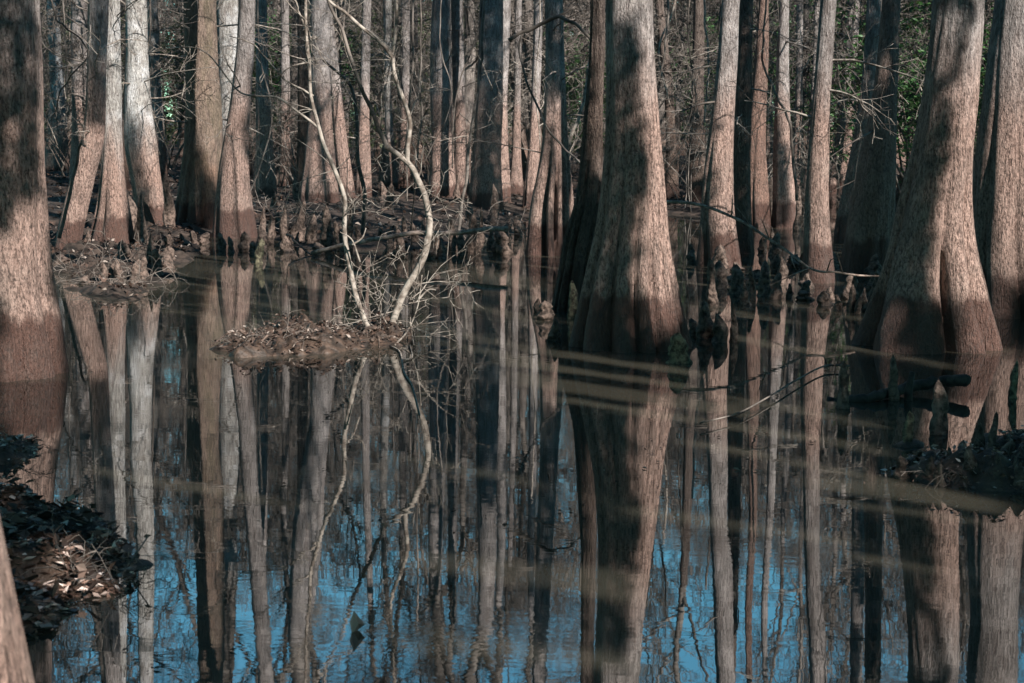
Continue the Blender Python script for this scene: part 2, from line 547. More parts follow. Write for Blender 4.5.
tree('T06', 'small pale trunk with a reddish broken foot behind the massive left trunk',
     [(0, 45, 58), (50, 48, 61), (100, 51, 65), (130, 48, 68), (152, 45, 69), (175, 42, 72)], 186, D=33, mat='bark_pale', gob=False, mirror=[(420, 64, 74)])
tree('T07', 'brown upright trunk half hidden behind the dark curved one',
     [(0, 72, 88), (60, 72, 88), (100, 72, 88), (140, 72, 89), (180, 68, 92)], 205, gob=False)
tree('T08', 'mottled brown and olive trunk with a dark wet base and a slanting sunlit wedge',
     [(0, 184, 216), (50, 186, 218), (100, 187, 221), (150, 185, 223), (171, 182, 223), (200, 177, 225), (235, 169, 228)], 235, mat='bark_moss', flute=0.5, lobes=9,
     mirror=[(480, 193, 223), (640, 197, 224)], lit=False, polys=[[(186, 0), (222, 0), (224, 150), (218, 194), (189, 106)]])
tree('T09', 'smooth tapering trunk leaning right with a dark tide line near its foot',
     [(0, 239, 255), (50, 236, 254), (100, 230, 250), (150, 222, 248), (171, 218, 249), (200, 216, 251), (242, 212, 258)], 242, flute=0.12, mirror=[(480, 240, 258), (640, 256, 272)])
tree('T10', 'pale patchy trunk seen between the mottled trunk and the tapering one',
     [(0, 217, 239), (60, 219, 237), (110, 220, 236), (180, 214, 240)], 200, D=26, mat='bark_pale', gob=False)
tree('T11', 'grey-brown trunk immediately right of the smooth tapering trunk',
     [(0, 256, 267), (50, 256, 268), (100, 256, 270), (150, 256, 274), (195, 253, 279)], 195, D=24, gob=False)
tree('T12', 'thin almost black trunk pressed against the wide reddish trunk',
     [(0, 297, 308), (60, 298, 309), (140, 298, 310), (205, 295, 312)], 214, mat='bark_shag', lit=False)
tree('T13', 'wide trunk with a sunlit reddish foot behind the pale two-stemmed shrub',
     [(0, 310, 331), (60, 311, 330), (100, 310, 331), (140, 306, 333), (171, 304, 336), (210, 299, 341)], 213, D=23, flute=0.3,
     mirror=[(330, 305, 334), (420, 300, 326), (520, 292, 317), (640, 287, 308)])
tree('T14', 'slim lit trunk leaning left beside the wide reddish one',
     [(0, 322, 331), (60, 328, 338), (100, 331, 342), (140, 334, 347), (171, 338, 352), (210, 342, 358)], 212, gob=False)
tree('T15', 'pale narrow trunk with swollen foot between the shrub stems',
     [(0, 383, 392), (60, 384, 391), (100, 384, 391), (130, 385, 393), (150, 381, 395), (185, 377, 399)], 192, D=27, mat='bark_pale', gob=False)
tree('T16', 'brown narrow trunk close to the right-hand shrub stem',
     [(0, 400, 410), (60, 402, 410), (130, 400, 409), (190, 397, 411)], 196, D=29, gob=False)
tree('T17', 'grey shaded trunk with a lit pink foot, right of the pale shrub',
     [(0, 432, 451), (50, 430, 451), (100, 430, 452), (140, 432, 453), (195, 428, 458)], 208, flute=0.2,
     lit=False, polys=[[(428, 135), (462, 135), (462, 215), (428, 215)]])
tree('T18', 'sunlit pinkish trunk touching the grey shaded one',
     [(0, 451, 463), (50, 452, 464), (100, 453, 465), (140, 455, 467), (195, 452, 471)], 200, D=26, gob=False)
tree('T19', 'dark bluish double-width trunk behind the thin sapling',
     [(0, 480, 503), (50, 479, 503), (100, 476, 503), (150, 473, 501), (215, 467, 505)], 216, flute=0.25, lit=False, polys=[])
tree('T20', 'narrow lit trunk overlapping the right side of the dark bluish trunk',
     [(0, 500, 511), (60, 499, 509), (100, 497, 507), (150, 495, 508), (190, 492, 511)], 204, D=25, gob=False)
tree('T21', 'slim brown trunk just left of the fluted trunk',
     [(0, 534, 543), (50, 533, 542), (100, 531, 540), (150, 528, 539), (200, 522, 541)], 214, gob=False)
tree('T22', 'fluted buttressed trunk with a dark stripe down its middle, left of the fat central trunk',
     [(0, 545, 563), (50, 546, 564), (100, 545, 566), (150, 541, 568), (171, 537, 571), (200, 530, 573), (230, 527, 575), (256, 523, 578)], 256, flute=0.75, lobes=9,
     polys=[[(549, 0), (563, 0), (566, 150), (578, 260), (553, 260), (549, 170)]])
tree('T23', 'shaggy dark trunk with hanging rootlets squeezed behind the fat central trunk',
     [(0, 591, 606), (50, 590, 606), (100, 586, 604), (150, 581, 603), (200, 575, 602), (240, 563, 598), (280, 556, 592), (312, 549, 590)], 312, mat='bark_shag', flute=0.4,
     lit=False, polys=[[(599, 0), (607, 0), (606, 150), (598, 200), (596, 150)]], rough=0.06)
tree('T24', 'fat central trunk with flared base in the pool, sunlit along its right side',
     [(0, 606, 653), (50, 606, 654), (100, 606, 658), (150, 605, 662), (171, 603, 664), (200, 600, 667), (240, 594, 670), (280, 585, 676), (320, 576, 685), (340, 572, 691), (355, 569, 697)], 352,
     flute=0.34, lobes=12, lit=False, rough=0.02,
     polys=[[(636, 0), (660, 0), (675, 260), (678, 330), (664, 330), (650, 305), (640, 255), (644, 200), (648, 160), (640, 100)], [(606, 0), (640, 0), (637, 18), (615, 26), (606, 10)]])
tree('T25', 'smooth pink trunk with fluted foot leaning right, first right of the fat central trunk',
     [(0, 722, 739), (50, 718, 738), (100, 713, 735), (150, 706, 733), (171, 703, 733), (200, 701, 733), (240, 699, 737), (267, 696, 743)], 265, flute=0.45, lobes=8, mirror=[(420, 707, 730), (560, 712, 732), (680, 716, 735)], polys=[[(700, 70), (719, 70), (712, 160), (713, 230), (712, 270), (688, 270), (698, 160)]])
tree('T26', 'black shaded trunk pressed against the right of the smooth pink trunk',
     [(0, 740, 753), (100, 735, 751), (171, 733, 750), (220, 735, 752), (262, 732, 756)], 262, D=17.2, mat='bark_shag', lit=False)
tree('T27', 'reddish trunk with peeling bark beside the black shaded trunk',
     [(0, 759, 768), (50, 755, 768), (100, 752, 766), (140, 749, 765), (180, 748, 768), (225, 745, 772)], 225, mat='bark_red', flute=0.3, rough=0.06)
tree('T28', 'pale trunk with dark foot midway just left of the tall slim pink trunk',
     [(0, 780, 789), (50, 777, 789), (100, 775, 790), (150, 773, 792), (190, 773, 795), (225, 771, 799)], 225, polys=[[(768, 112), (782, 112), (790, 160), (790, 225), (768, 225)]])
tree('T29', 'tall slim pink trunk standing alone in the water, slightly leaning right',
     [(0, 821, 837), (50, 817, 834), (100, 813, 831), (150, 808, 829), (200, 805, 828), (240, 804, 831), (281, 801, 837)], 280, flute=0.12, mirror=[(440, 802, 824), (560, 804, 822), (680, 811, 829)])
tree('T30', 'very thin dark trunk hidden behind the tall slim pink trunk',
     [(0, 814, 820), (60, 813, 819), (120, 809, 815), (190, 803, 811)], 205, gob=False)
tree('T31', 'thin brown trunk leaning right behind the dark leaning pair',
     [(0, 846, 853), (60, 845, 851), (100, 842, 849), (150, 834, 843), (195, 827, 838)], 200, gob=False)
tree('T32', 'dark blue-grey leaning trunk, left one of the shaded leaning pair',
     [(0, 866, 881), (50, 864, 878), (100, 860, 874), (150, 851, 866), (200, 840, 858), (232, 833, 857)], 240, flute=0.2, lit=False, polys=[])
tree('T33', 'dark flared leaning trunk with one small sunlit patch, left of the massive root-footed trunk',
     [(0, 883, 901), (50, 878, 899), (100, 872, 897), (150, 862, 895), (200, 851, 896), (240, 845, 894), (272, 840, 893)], 272, flute=0.12, mat='bark_warm', lit=False, polys=[[(881, 45), (891, 44), (889, 82), (875, 84)]])
tree('T34', 'massive trunk on spreading roots at the right, half shaded and half sunlit',
     [(0, 932, 982), (50, 928, 980), (100, 921, 977), (150, 911, 972), (171, 906, 971), (200, 899, 970), (240, 890, 972), (280, 880, 981), (310, 870, 990), (335, 860, 998), (352, 852, 1004)], 350,
     flute=0.6, lobes=9, lit=False, rough=0.035,
     polys=[[(953, 150), (962, 60), (975, 0), (990, 0), (975, 170), (988, 250), (1010, 355), (965, 355), (962, 295), (938, 290), (945, 200)], [(943, 20), (952, 0), (958, 30), (950, 100), (944, 120)]])
tree('T35', 'wide trunk cut by the right frame edge, sunlit across its front',
     [(0, 998, 1044), (50, 991, 1042), (100, 985, 1042), (150, 977, 1044), (200, 973, 1047), (250, 971, 1052), (300, 968, 1062), (350, 962, 1074)], 356, D=11.9, mirror=[(540, 962, 1017), (680, 968, 1018)],
     flute=0.3, lobes=8, polys=[[(985, 0), (1004, 0), (998, 60), (992, 110), (986, 330), (955, 360)], [(1008, 285), (1080, 270), (1080, 400), (1000, 400)]])

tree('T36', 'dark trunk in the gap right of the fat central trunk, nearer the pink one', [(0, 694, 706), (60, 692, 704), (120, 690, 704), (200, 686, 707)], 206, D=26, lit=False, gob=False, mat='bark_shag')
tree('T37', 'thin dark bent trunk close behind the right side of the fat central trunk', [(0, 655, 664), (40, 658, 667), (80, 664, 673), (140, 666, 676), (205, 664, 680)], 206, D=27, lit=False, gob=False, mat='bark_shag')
tree('T38', 'slim dark trunk between the slim lit trunk and the right shrub stem', [(0, 362, 371), (60, 361, 370), (120, 359, 369), (205, 355, 373)], 208, D=25, gob=False)
tree('T39', 'dark trunk between the wide reddish trunk and the smooth tapering one', [(0, 281, 289), (60, 281, 290), (140, 280, 291), (200, 277, 294)], 205, D=27, gob=False, lit=False)
tree('T40', 'pale thin trunk in the gap right of the tall slim pink trunk', [(0, 852, 860), (60, 848, 857), (120, 843, 853), (195, 836, 849)], 195, D=30, gob=False)
tree('T41', 'small trunk with swollen foot left of the tall slim pink trunk', [(0, 796, 803), (80, 796, 803), (150, 793, 804), (205, 787, 809)], 205, D=28, gob=False)
tree('T42', 'slim trunk just left of the slim brown trunk beside the fluted one', [(0, 515, 522), (80, 514, 521), (150, 512, 521), (205, 508, 524)], 205, D=27, gob=False)
# ------------------------------------------------------------------ ground, banks and water
def in_poly(P, poly):
    x, y = P[:, 0], P[:, 1]
    c = np.zeros(len(P), bool)
    n = len(poly)
    for i in range(n):
        x1, y1 = poly[i]
        x2, y2 = poly[(i + 1) % n]
        k = ((y1 > y) != (y2 > y)) & (x < (x2 - x1) * (y - y1) / (y2 - y1 + 1e-12) + x1)
        c ^= k
    return c

def poly_dist(P, poly):
    d = np.full(len(P), 1e9)
    n = len(poly)
    for i in range(n):
        a = np.array(poly[i]); b = np.array(poly[(i + 1) % n])
        ab = b - a
        t = np.clip(((P - a) @ ab) / (ab @ ab + 1e-12), 0, 1)
        d = np.minimum(d, np.linalg.norm(P - (a + t[:, None] * ab), axis=1))
    return d

BANKS = {}
def bank(name, poly, hmax, edge, step, mat, seed, amp=0.05, freq=3.0, slope=0.0):
    poly = np.array(poly, float)
    lo, hi = poly.min(0) - 1.2, poly.max(0) + 1.2
    xs, ys = np.arange(lo[0], hi[0], step), np.arange(lo[1], hi[1], step)
    gx, gy = np.meshgrid(xs, ys)
    P = np.stack([gx.ravel(), gy.ravel()], -1)
    w, w2 = Wob(seed, 2), Wob(seed + 1, 2)
    def height(P):
        ins = in_poly(P, poly)
        d = poly_dist(P, poly) * np.where(ins, 1, -1) + 0.22 * edge * w(P * freq * 0.8)
        t = np.clip(d / edge, -2, 1)
        h = np.where(t > 0, hmax * (1 - (1 - t) ** 2), t * 0.35)
        return h + amp * (w(P * freq) + 0.6 * w2(P * freq * 2.7)) * np.clip(t + 0.4, 0, 1) + slope * np.maximum(0, d - 2)
    z = height(P)
    ny, nx = gx.shape
    i = (np.arange(ny - 1)[:, None] * nx + np.arange(nx - 1)[None]).ravel()
    f = np.stack([i, i + 1, i + nx + 1, i + nx], -1)
    keep = z[f].max(1) > -0.45
    mb = MB()
    mb.add(np.column_stack([P, z]), f[keep])
    o = link(name, mb.mesh(name, mat))
    tag(o, kind='structure')
    BANKS[name] = (poly, height)
    return o

def gpoly(pts):
    return [tuple(gnd(x, y)[:2]) for x, y in pts]

far = gpoly([(150, 238), (215, 230), (262, 236), (300, 245), (335, 252), (380, 253), (430, 250), (498, 241), (522, 222), (600, 206), (655, 212), (715, 216), (768, 206), (838, 200), (900, 190), (1100, 188)]) + [(75, 62), (95, 190), (-95, 190), (-75, 38), (-18, 29)]
bank('far_bank', far, 0.22, 1.9, 0.4, M['soil'], 11, 0.06, 1.4, 0.004)
bank('left_mud_bank', gpoly([(52, 262), (74, 282), (104, 298), (140, 300), (152, 284), (167, 268), (190, 256), (200, 238), (205, 222), (150, 200), (100, 205), (20, 225), (20, 250)]), 0.06, 0.7, 0.05, M['soil'], 21, 0.06, 5)
bank('root_islet', gpoly([(213, 351), (240, 357), (290, 356), (345, 351), (395, 346), (408, 336), (385, 327), (330, 331), (290, 326), (240, 338)]), 0.05, 0.2, 0.022, M['mud'], 31, 0.055, 10)
bank('leaf_mound_mud', gpoly([(-90, 640), (40, 633), (95, 614), (132, 588), (139, 573), (130, 554), (100, 528), (40, 505), (-90, 500)]), 0.05, 0.3, 0.02, M['mud'], 41, 0.045, 8)
bank('shore_clod_mud', gpoly([(-60, 466), (20, 464), (46, 453), (40, 444), (-60, 436)]), 0.07, 0.15, 0.025, M['mud'], 43, 0.03, 7)
bank('right_mud_bank', gpoly([(880, 470), (905, 484), (960, 489), (1024, 494), (1130, 500), (1130, 440), (1024, 442), (985, 447), (960, 459), (920, 463)]), 0.05, 0.25, 0.022, M['mud'], 51, 0.06, 9)
bank('mud_flat', gpoly([(888, 446), (905, 449), (930, 447), (925, 443), (900, 442)]), 0.03, 0.1, 0.02, M['mud'], 53, 0.01, 6)

def sheet(name, z, x0, x1, y0, y1, mat):
    mb = MB()
    mb.add([(x0, y0, z), (x1, y0, z), (x1, y1, z), (x0, y1, z)], [(0, 1, 2, 3)])
    return tag(link(name, mb.mesh(name, mat, False)), kind='structure')
sheet('ground', -0.62, -900, 900, -300, 1500, M['soil'])
sheet('water', 0.0, -160, 160, -80, 215, M['water'])

# ------------------------------------------------------------------ leaf litter
def leaf_cards(mb, P, size, r, tilt=0.5, asp=0.5):
    n = len(P)
    a = r.uniform(0, 6.283, n)
    nrm = np.stack([r.normal(0, tilt, n), r.normal(0, tilt, n), np.ones(n)], -1)
    nrm /= np.linalg.norm(nrm, axis=1)[:, None]
    t = np.stack([np.cos(a), np.sin(a), np.zeros(n)], -1)
    t -= (t * nrm).sum(1)[:, None] * nrm
    t /= np.linalg.norm(t, axis=1)[:, None]
    b = np.cross(nrm, t)
    L = (size * r.uniform(0.55, 1.3, n))[:, None]
    W = L * asp * r.uniform(0.7, 1.2, n)[:, None]
    cup = nrm * L * r.uniform(-0.1, 0.35, n)[:, None]
    v = np.stack([P - t * L * 0.5, P - t * L * 0.12 + b * W * 0.5 + cup * 0.7, P + t * L * 0.5 + cup * 0.5, P - t * L * 0.12 - b * W * 0.5 + cup * 0.7], 1)
    mid = P + t * L * 0.1
    v = np.concatenate([v, mid[:, None]], 1).reshape(-1, 3)
    i = np.arange(n)[:, None] * 5
    f3 = np.concatenate([i + [0, 4, 1], i + [1, 4, 2], i + [2, 4, 3], i + [3, 4, 0]])
    mb.add(v, None, f3)

def litter(name, bankname, n, size, mat, seed, label, lo=0.01, ymax=None, tilt=0.5, spread=0.03):
    poly, hf = BANKS[bankname]
    r = np.random.default_rng(seed)
    a, b = poly.min(0), poly.max(0)
    if ymax: b = np.minimum(b, [20, ymax]); a = np.maximum(a, [-20, 0])
    P = r.uniform(a, b, (n * 5, 2))
    P = P[in_poly(P, poly)][:n]
    z = hf(P)
    k = z > lo - 0.03
    P, z = P[k], z[k]
    mb = MB()
    leaf_cards(mb, np.column_stack([P, z + r.uniform(0.0, spread, len(P))]), size, r, tilt)
    o = link(name, mb.mesh(name, mat, False))
    return tag(o, label, 'leaf litter', kind='stuff')
litter('fallen_leaves', 'far_bank', 16000, 0.12, M['leaf'], 61, 'brown leaf litter covering the far bank under the trees', ymax=64, tilt=0.6)
litter('fallen_leaves', 'left_mud_bank', 4200, 0.07, M['leaf'], 62, 'dead leaves scattered over the mud bank by the left trunks', tilt=0.7, spread=0.06)
litter('fallen_leaves', 'root_islet', 1900, 0.038, M['leaf'], 63, 'reddish dead leaves on the root islet below the pale shrub', tilt=0.8, spread=0.05)
litter('fallen_leaves', 'leaf_mound_mud', 4200, 0.05, M['leaf_wet'], 64, 'dark wet leaves heaped on the near mound at bottom left', tilt=0.28, spread=0.02)
litter('fallen_leaves', 'leaf_mound_mud', 420, 0.085, M['leaf'], 74, 'larger curled brown leaves on the near mound at bottom left', tilt=0.7, spread=0.07)
litter('fallen_leaves', 'shore_clod_mud', 600, 0.045, M['leaf_wet'], 65, 'black wet leaves on the small clod at the left frame edge', tilt=0.5, spread=0.03)
litter('fallen_leaves', 'right_mud_bank', 1500, 0.04, M['leaf_wet'], 66, 'dark leaf scraps on the mud bank at the right edge', tilt=0.5, spread=0.03)

r = np.random.default_rng(68)
P = []
for _ in range(900):
    px, py = r.uniform(-20, 1044), 245 + 430 * r.uniform(0, 1) ** 1.3
    g0 = gnd(px, py, 0.004)
    if Wob(12, 2)(g0[None, :2] * 0.8)[0] > 0.25: P.append(g0)
mb = MB()
leaf_cards(mb, np.array(P), 0.03, r, 0.15, 0.4)
tag(link('floating_leaves', mb.mesh('floating_leaves', M['leaf'], False)), 'small dead leaves and needles floating in loose patches on the water', 'leaf litter', kind='stuff')
# ------------------------------------------------------------------ cypress knees
def knee_mesh(seed, mat, fat=1.0):
    """unit-height knobbly knee"""
    r = np.random.default_rng(seed)
    n, k = 16, 16
    t = np.linspace(0, 1, k)
    rad = 0.17 * fat * ((1 - t) ** 0.8 * 0.55 + 0.48 * np.sqrt(np.clip(1 - t ** 5, 0, 1)))
    th = np.arange(n) * 2 * np.pi / n
    w, w2 = Wob(seed + 5), Wob(seed + 6)
    T, TH = np.meshgrid(t, th, indexing='ij')
    P = np.stack([np.cos(TH), np.sin(TH), T * 4], -1)
    rr = rad[:, None] * (1 + 0.26 * w(P * 1.9) + 0.17 * w2(P * 4.5)) + 0.004
    bx, by = 0.07 * np.sin(t * 3 + r.uniform(0, 6)) * t, 0.07 * np.sin(t * 3 + r.uniform(0, 6)) * t
    v = np.stack([bx[:, None] + rr * np.cos(TH), by[:, None] + rr * np.sin(TH), T * 1.25 - 0.25], -1).reshape(-1, 3)
    i = np.arange(k - 1)[:, None] * n
    j = np.arange(n)[None]
    j2 = (j + 1) % n
    f = np.stack([i + j, i + j2, i + n + j2, i + n + j], -1).reshape(-1, 4)
    top = np.array([[bx[-1], by[-1], 1.03]])
    v = np.vstack([v, top])
    b = (k - 1) * n
    f3 = np.stack([b + np.arange(n), b + (np.arange(n) + 1) % n, np.full(n, len(v) - 1)], -1)
    mb = MB()
    mb.add(v, f, f3)
    return mb.mesh('knee', mat)
KNEES = [knee_mesh(300 + s, M['knee'], 0.9 + 0.12 * (s % 4)) for s in range(5)] + [knee_mesh(320 + s, M['knee_moss'], 1.1) for s in range(2)]
kproto = []
def knee(px, yt, yb, w, label, group=None, var=None, z0=0.0):
    b = gnd(px, yb, z0)
    h = at(px, yt, b[1])[2] - z0
    wid = w * b[1] / F * random.uniform(0.9, 1.6)
    s = var if var is not None else (len(kproto) % 5)
    o = link('cypress_knee', KNEES[s])
    o.location = b
    o.scale = (wid / 0.36, wid / 0.36, max(0.05, h))
    o.rotation_euler = (random.uniform(-.08, .08), random.uniform(-.08, .08), random.uniform(0, 6.28))
    kproto.append(o)
    return tag(o, label, 'cypress knee', group)
def knees(lst, label, group, **kw):
    for q in lst:
        knee(*q, label, group, **kw)
knee(668, 306, 348, 13, 'tall gnarled knee standing against the lit side of the fat central trunk', var=0)
knee(679, 332, 363, 17, 'mossy hooked knee at the waterline right of the fat central trunk', var=5)
knee(712, 256, 306, 10, 'sharp black spike-like knee in front of the smooth pink trunk', var=3)
knee(571, 280, 318, 9, 'pale slim knee on the left shoulder of the fat central trunk', var=5)
knees([(704, 300, 338, 15), (719, 313, 342, 12), (733, 304, 342, 9), (694, 318, 335, 12)], 'dark stubby knee in the cluster between the fat central trunk and the pink trunk', 'knees right of the central trunk')
knees([(545, 300, 320, 11), (553, 318, 340, 9), (538, 298, 312, 8)], 'dark low knee in the water left of the fat central trunk', 'knees left of the central trunk')
knees([(752, 266, 300, 9), (764, 260, 296, 9), (776, 272, 299, 8), (789, 283, 298, 8), (745, 282, 305, 8)], 'brown knee in the row between the pink trunk and the tall slim trunk', 'knees between the pink trunks')
knee(843, 360, 408, 12, 'thick black knee standing alone in water right of the tall slim trunk', var=1)
knee(907, 411, 446, 11, 'mossy pale-topped knee on its own mud flat in front of the dark log', var=6)
knee(938, 380, 434, 14, 'tall dark knee just left of the sunlit root reflection', var=2)
knee(977, 421, 458, 11, 'pink-tipped short knee on the right mud bank', var=0)
knee(991, 411, 462, 12, 'pink-tipped tall knee on the right mud bank', var=4)
knee(1013, 360, 398, 9, 'slim mossy knee near the foot of the right edge trunk', var=5)
knee(893, 354, 400, 9, 'narrow black knee rising behind the dark log', var=3)
knees([(1006, 440, 468, 11), (962, 440, 472, 14), (948, 446, 474, 12), (1018, 446, 472, 12), (1030, 430, 470, 12), (900, 455, 478, 10), (918, 450, 474, 12), (930, 455, 482, 11), (955, 452, 480, 12), (972, 446, 484, 13), (984, 450, 478, 12), (998, 452, 486, 13), (1012, 456, 484, 12), (940, 462, 486, 10), (1020, 462, 490, 12)], 'black knobbly knee among the heap on the right mud bank', 'knees on the right mud bank')
knees([(850, 284, 312, 8), (864, 288, 311, 9), (879, 283, 308, 8), (838, 294, 309, 8), (858, 296, 313, 7)], 'dark knee in the shade before the dark flared leaning trunk', 'knees before the dark leaning trunk')
knees([(134, 195, 246, 11), (143, 192, 250, 12), (150, 232, 272, 10), (157, 248, 276, 10), (125, 240, 268, 10), (168, 255, 268, 9), (112, 262, 284, 11)], 'grey-brown knee in the clump below the pale grey leaning trunk', 'knees on the left bank')
knee(169, 172, 236, 13, 'tall thick stump-like knee left of the mottled trunk', var=1)
knees([(221, 232, 251, 7), (231, 236, 252, 6), (243, 231, 251, 8)], 'small black knee at the foot of the smooth tapering trunk', 'knees at the tapering trunk')
knee(258, 238, 263, 11, 'mossy rounded knee right of the smooth tapering trunk', var=6)
knees([(183, 233, 246, 9), (195, 230, 244, 9), (204, 232, 244, 8)], 'low knee at the dark wet base of the mottled trunk', 'knees at the mottled trunk')
knees([(470, 212, 252, 8), (478, 207, 254, 8)], 'tall upright brown knee of the pair behind the fallen pale pole', 'pair of knees behind the pole')
knees([(462, 230, 254, 9), (400, 228, 254, 10), (452, 216, 250, 8), (430, 236, 258, 9), (490, 226, 247, 8), (441, 240, 258, 8), (388, 236, 254, 8), (415, 222, 246, 9), (505, 224, 244, 7)], 'brown knee along the far shore right of the pale shrub', 'knees along the far shore')
knees([(270, 214, 244, 8), (285, 204, 244, 9), (300, 200, 243, 8), (311, 214, 246, 9), (326, 204, 249, 10), (350, 198, 252, 10), (262, 205, 236, 8), (340, 220, 251, 8), (294, 222, 244, 9)], 'brown knee along the far shore left of the pale shrub', 'knees along the left far shore')
r = np.random.default_rng(77)
for i in range(38):
    px = r.uniform(250, 900)
    yb = r.uniform(188, 226)
    if 560 < px < 690 or yb < 195 and px < 100: continue
    side = 'left of the fluted trunk' if px < 540 else 'right of the fat central trunk'
    h = r.uniform(0.25, 0.75)
    D = depth(yb)
    knee(px, yb - h * F / D, yb, r.uniform(0.13, 0.2) * F / D, 'small distant knee on the littered far bank ' + side, 'distant knees ' + side, z0=0.12)

for (x0, x1, y0_, y1_, n_, lab, gr) in [(250, 545, 226, 256, 34, 'brown knee standing in the crowded row along the far shore', 'row of knees on the far shore'),
                                  (690, 800, 244, 296, 20, 'dark knee in the shallow water around the smooth pink trunk', 'knees around the smooth pink trunk'),
                                  (800, 900, 262, 306, 16, 'small black knee in shade between the slim pink and the massive trunk', 'knees before the massive right trunk'),
                                  (60, 190, 236, 292, 16, 'small brown knee among leaves on the left mud bank', 'small knees on the left mud bank')]:
    for i in range(n_):
        px, yb = r.uniform(x0, x1), r.uniform(y0_, y1_)
        D = depth(yb)
        h = r.uniform(0.1, 0.42) * (1 if yb < 260 else 0.75)
        knee(px, yb - h * F / D, yb, r.uniform(0.09, 0.17) * F / D, lab, gr)
# ------------------------------------------------------------------ logs, branches, vines, saplings
def px_tube(pts, rpx, n=8, m=None, zfix=None, mb=None, taper=0.4, wob=0.0):
    """pts (px,py,D)"""
    P = np.array([at(x, y, d * K) for x, y, d in pts])
    m = m or len(pts) * 6
    P = smooth_line(P, m)
    D = P[:, 1].mean()
    if wob:
        w = Wob(int(pts[0][0] * 7) + 3, 1, 6)
        P[:, 0] += wob * w(np.linspace(0, 22, m)[:, None])
        P[:, 2] += wob * w(np.linspace(30, 52, m)[:, None])
    rad = rpx * D / F * np.linspace(1, taper, m)
    own = mb is None
    mb = mb or MB()
    tube(mb, P, rad, n)
    return mb, P

mb, _ = px_tube([(508, 229, 16.2), (450, 232, 16.2), (400, 235, 16.2), (350, 244, 16.1), (312, 253, 16.2)], 2.6, taper=0.8, wob=0.01)
tag(link('fallen_log', mb.mesh('fallen_log', M['log'])), 'thin pale fallen pole lying along the far shore behind the shrub', 'log')
mb, _ = px_tube([(288, 234, 17), (300, 246, 16.6), (314, 257, 16.2)], 1.5, wob=0.01)
tag(link('fallen_branch', mb.mesh('fallen_branch', M['log_dark'])), 'short dark stick slanting into water left of the pale pole', 'branch')
mb, P = px_tube([(664, 203, 13), (690, 204, 12.8), (720, 212, 12.6), (745, 225, 12.4), (770, 241, 12.2), (800, 262, 12), (822, 272, 11.8), (845, 274, 11.8), (878, 276, 11.9)], 1.8, taper=0.5, wob=0.012)
for q in range(16, 50, 5):
    d = np.array([rng.normal() * .3, -.2, rng.choice([-1, 1]) * .3 + .1])
    tube(mb, np.array([P[q], P[q] + d * .3, P[q] + d * .6 + rng.normal(size=3) * .04]), [0.008, .006, .003], 4)
tag(link('fallen_branch', mb.mesh('fallen_branch', M['log'])), 'long bare branch sagging from the fat central trunk across the tall slim trunk', 'branch')
P = np.array([gnd(x, y, 0.035) for x, y in [(700, 423), (738, 413), (770, 396), (800, 378), (825, 366), (850, 366)]])
mb = MB()
tube(mb, smooth_line(P, 30), np.linspace(0.005, 0.008, 30), 6)
tag(link('floating_stick', mb.mesh('floating_stick', M['twig'])), 'thin pale stick floating before the tall slim trunk reflection', 'stick')
P = np.array([gnd(x, y, z) for x, y, z in [(828, 402, -.02), (870, 397, 0.03), (905, 388, 0.05), (940, 382, 0.08), (968, 380, 0.11)]])
mb = MB()
tube(mb, smooth_line(P, 40) + 0.006 * np.random.default_rng(4).normal(size=(40, 3)), np.linspace(0.028, 0.042, 40), 10)
lg = tag(link('fallen_log', mb.mesh('fallen_log', M['log_dark'])), 'black rotten log lying in shaded water before the massive root-footed trunk', 'log')
mb = MB()
b0 = gnd(908, 408, -0.05)
tube(mb, np.array([b0, b0 + [0, 0, .12], b0 + [0.02, 0, .24]]), [.028, .026, .018], 8)
link('stub', mb.mesh('stub', M['log_dark']), lg)
# leaf standing out of the ripples, dark tuft by the mound
mb = MB()
b0 = gnd(352, 632, 0)
v = [b0 + q for q in ([0, 0, -.01], [0.022, 0, 0.03], [0.005, 0.01, .075], [-0.008, 0, .035], [0.045, .012, .024], [.024, .03, .004])]
mb.add(v, None, [(0, 1, 2), (0, 2, 3), (1, 4, 2), (0, 5, 1), (1, 5, 4)])
tag(link('floating_leaf', mb.mesh('floating_leaf', M['leaf_wet'], False)), 'single dark curled leaf standing up in the blue ripples', 'leaf')
mb = MB()
rr = np.random.default_rng(9)
for k, (dx, dz, L) in enumerate([(-.03, .06, .07), (.05, .10, .09), (.02, .02, .07), (-.05, .02, .06), (0.0, .05, .08)]):
    b0 = gnd(128, 566, 0.02)
    tip = b0 + np.array([dx * 1.6, rr.normal() * .02, dz + .02])
    tube(mb, np.array([b0, (b0 + tip) / 2, tip]), .003, 4)
    leaf_cards(mb, tip[None], L * 0.8, rr, 1.2, 0.6)
tag(link('leafy_tuft', mb.mesh('leafy_tuft', M['leaf_wet'], False)), 'black leafy sprig sticking up at the tip of the leaf mound', 'sprig')

poly, hf = BANKS['root_islet']
r = np.random.default_rng(71)
for _ in range(26):
    px = r.uniform(245, 385)
    a = gnd(px, r.uniform(334, 346), 0.05)
    d = np.array([r.normal(), r.normal() * .6, 0]); d /= np.linalg.norm(d)
    L = r.uniform(.1, .3)
    pts = np.array([a, a + d * L * .5 + [0, 0, r.uniform(0, .06)], a + d * L + r.normal(size=3) * [.05, .05, 0]])
    pts[:, 2] = np.maximum(pts[:, 2], hf(pts[:, :2])) + 0.01
    pts[-1, 2] -= .05
    mb = MB()
    tube(mb, smooth_line(pts, 9), np.linspace(.018, .006, 9) * r.uniform(.5, 1.2), 6)
    tag(link('tree_root', mb.mesh('tree_root', M['knee'])), 'thin brown root matted over the islet below the pale shrub', 'root', 'roots on the islet')
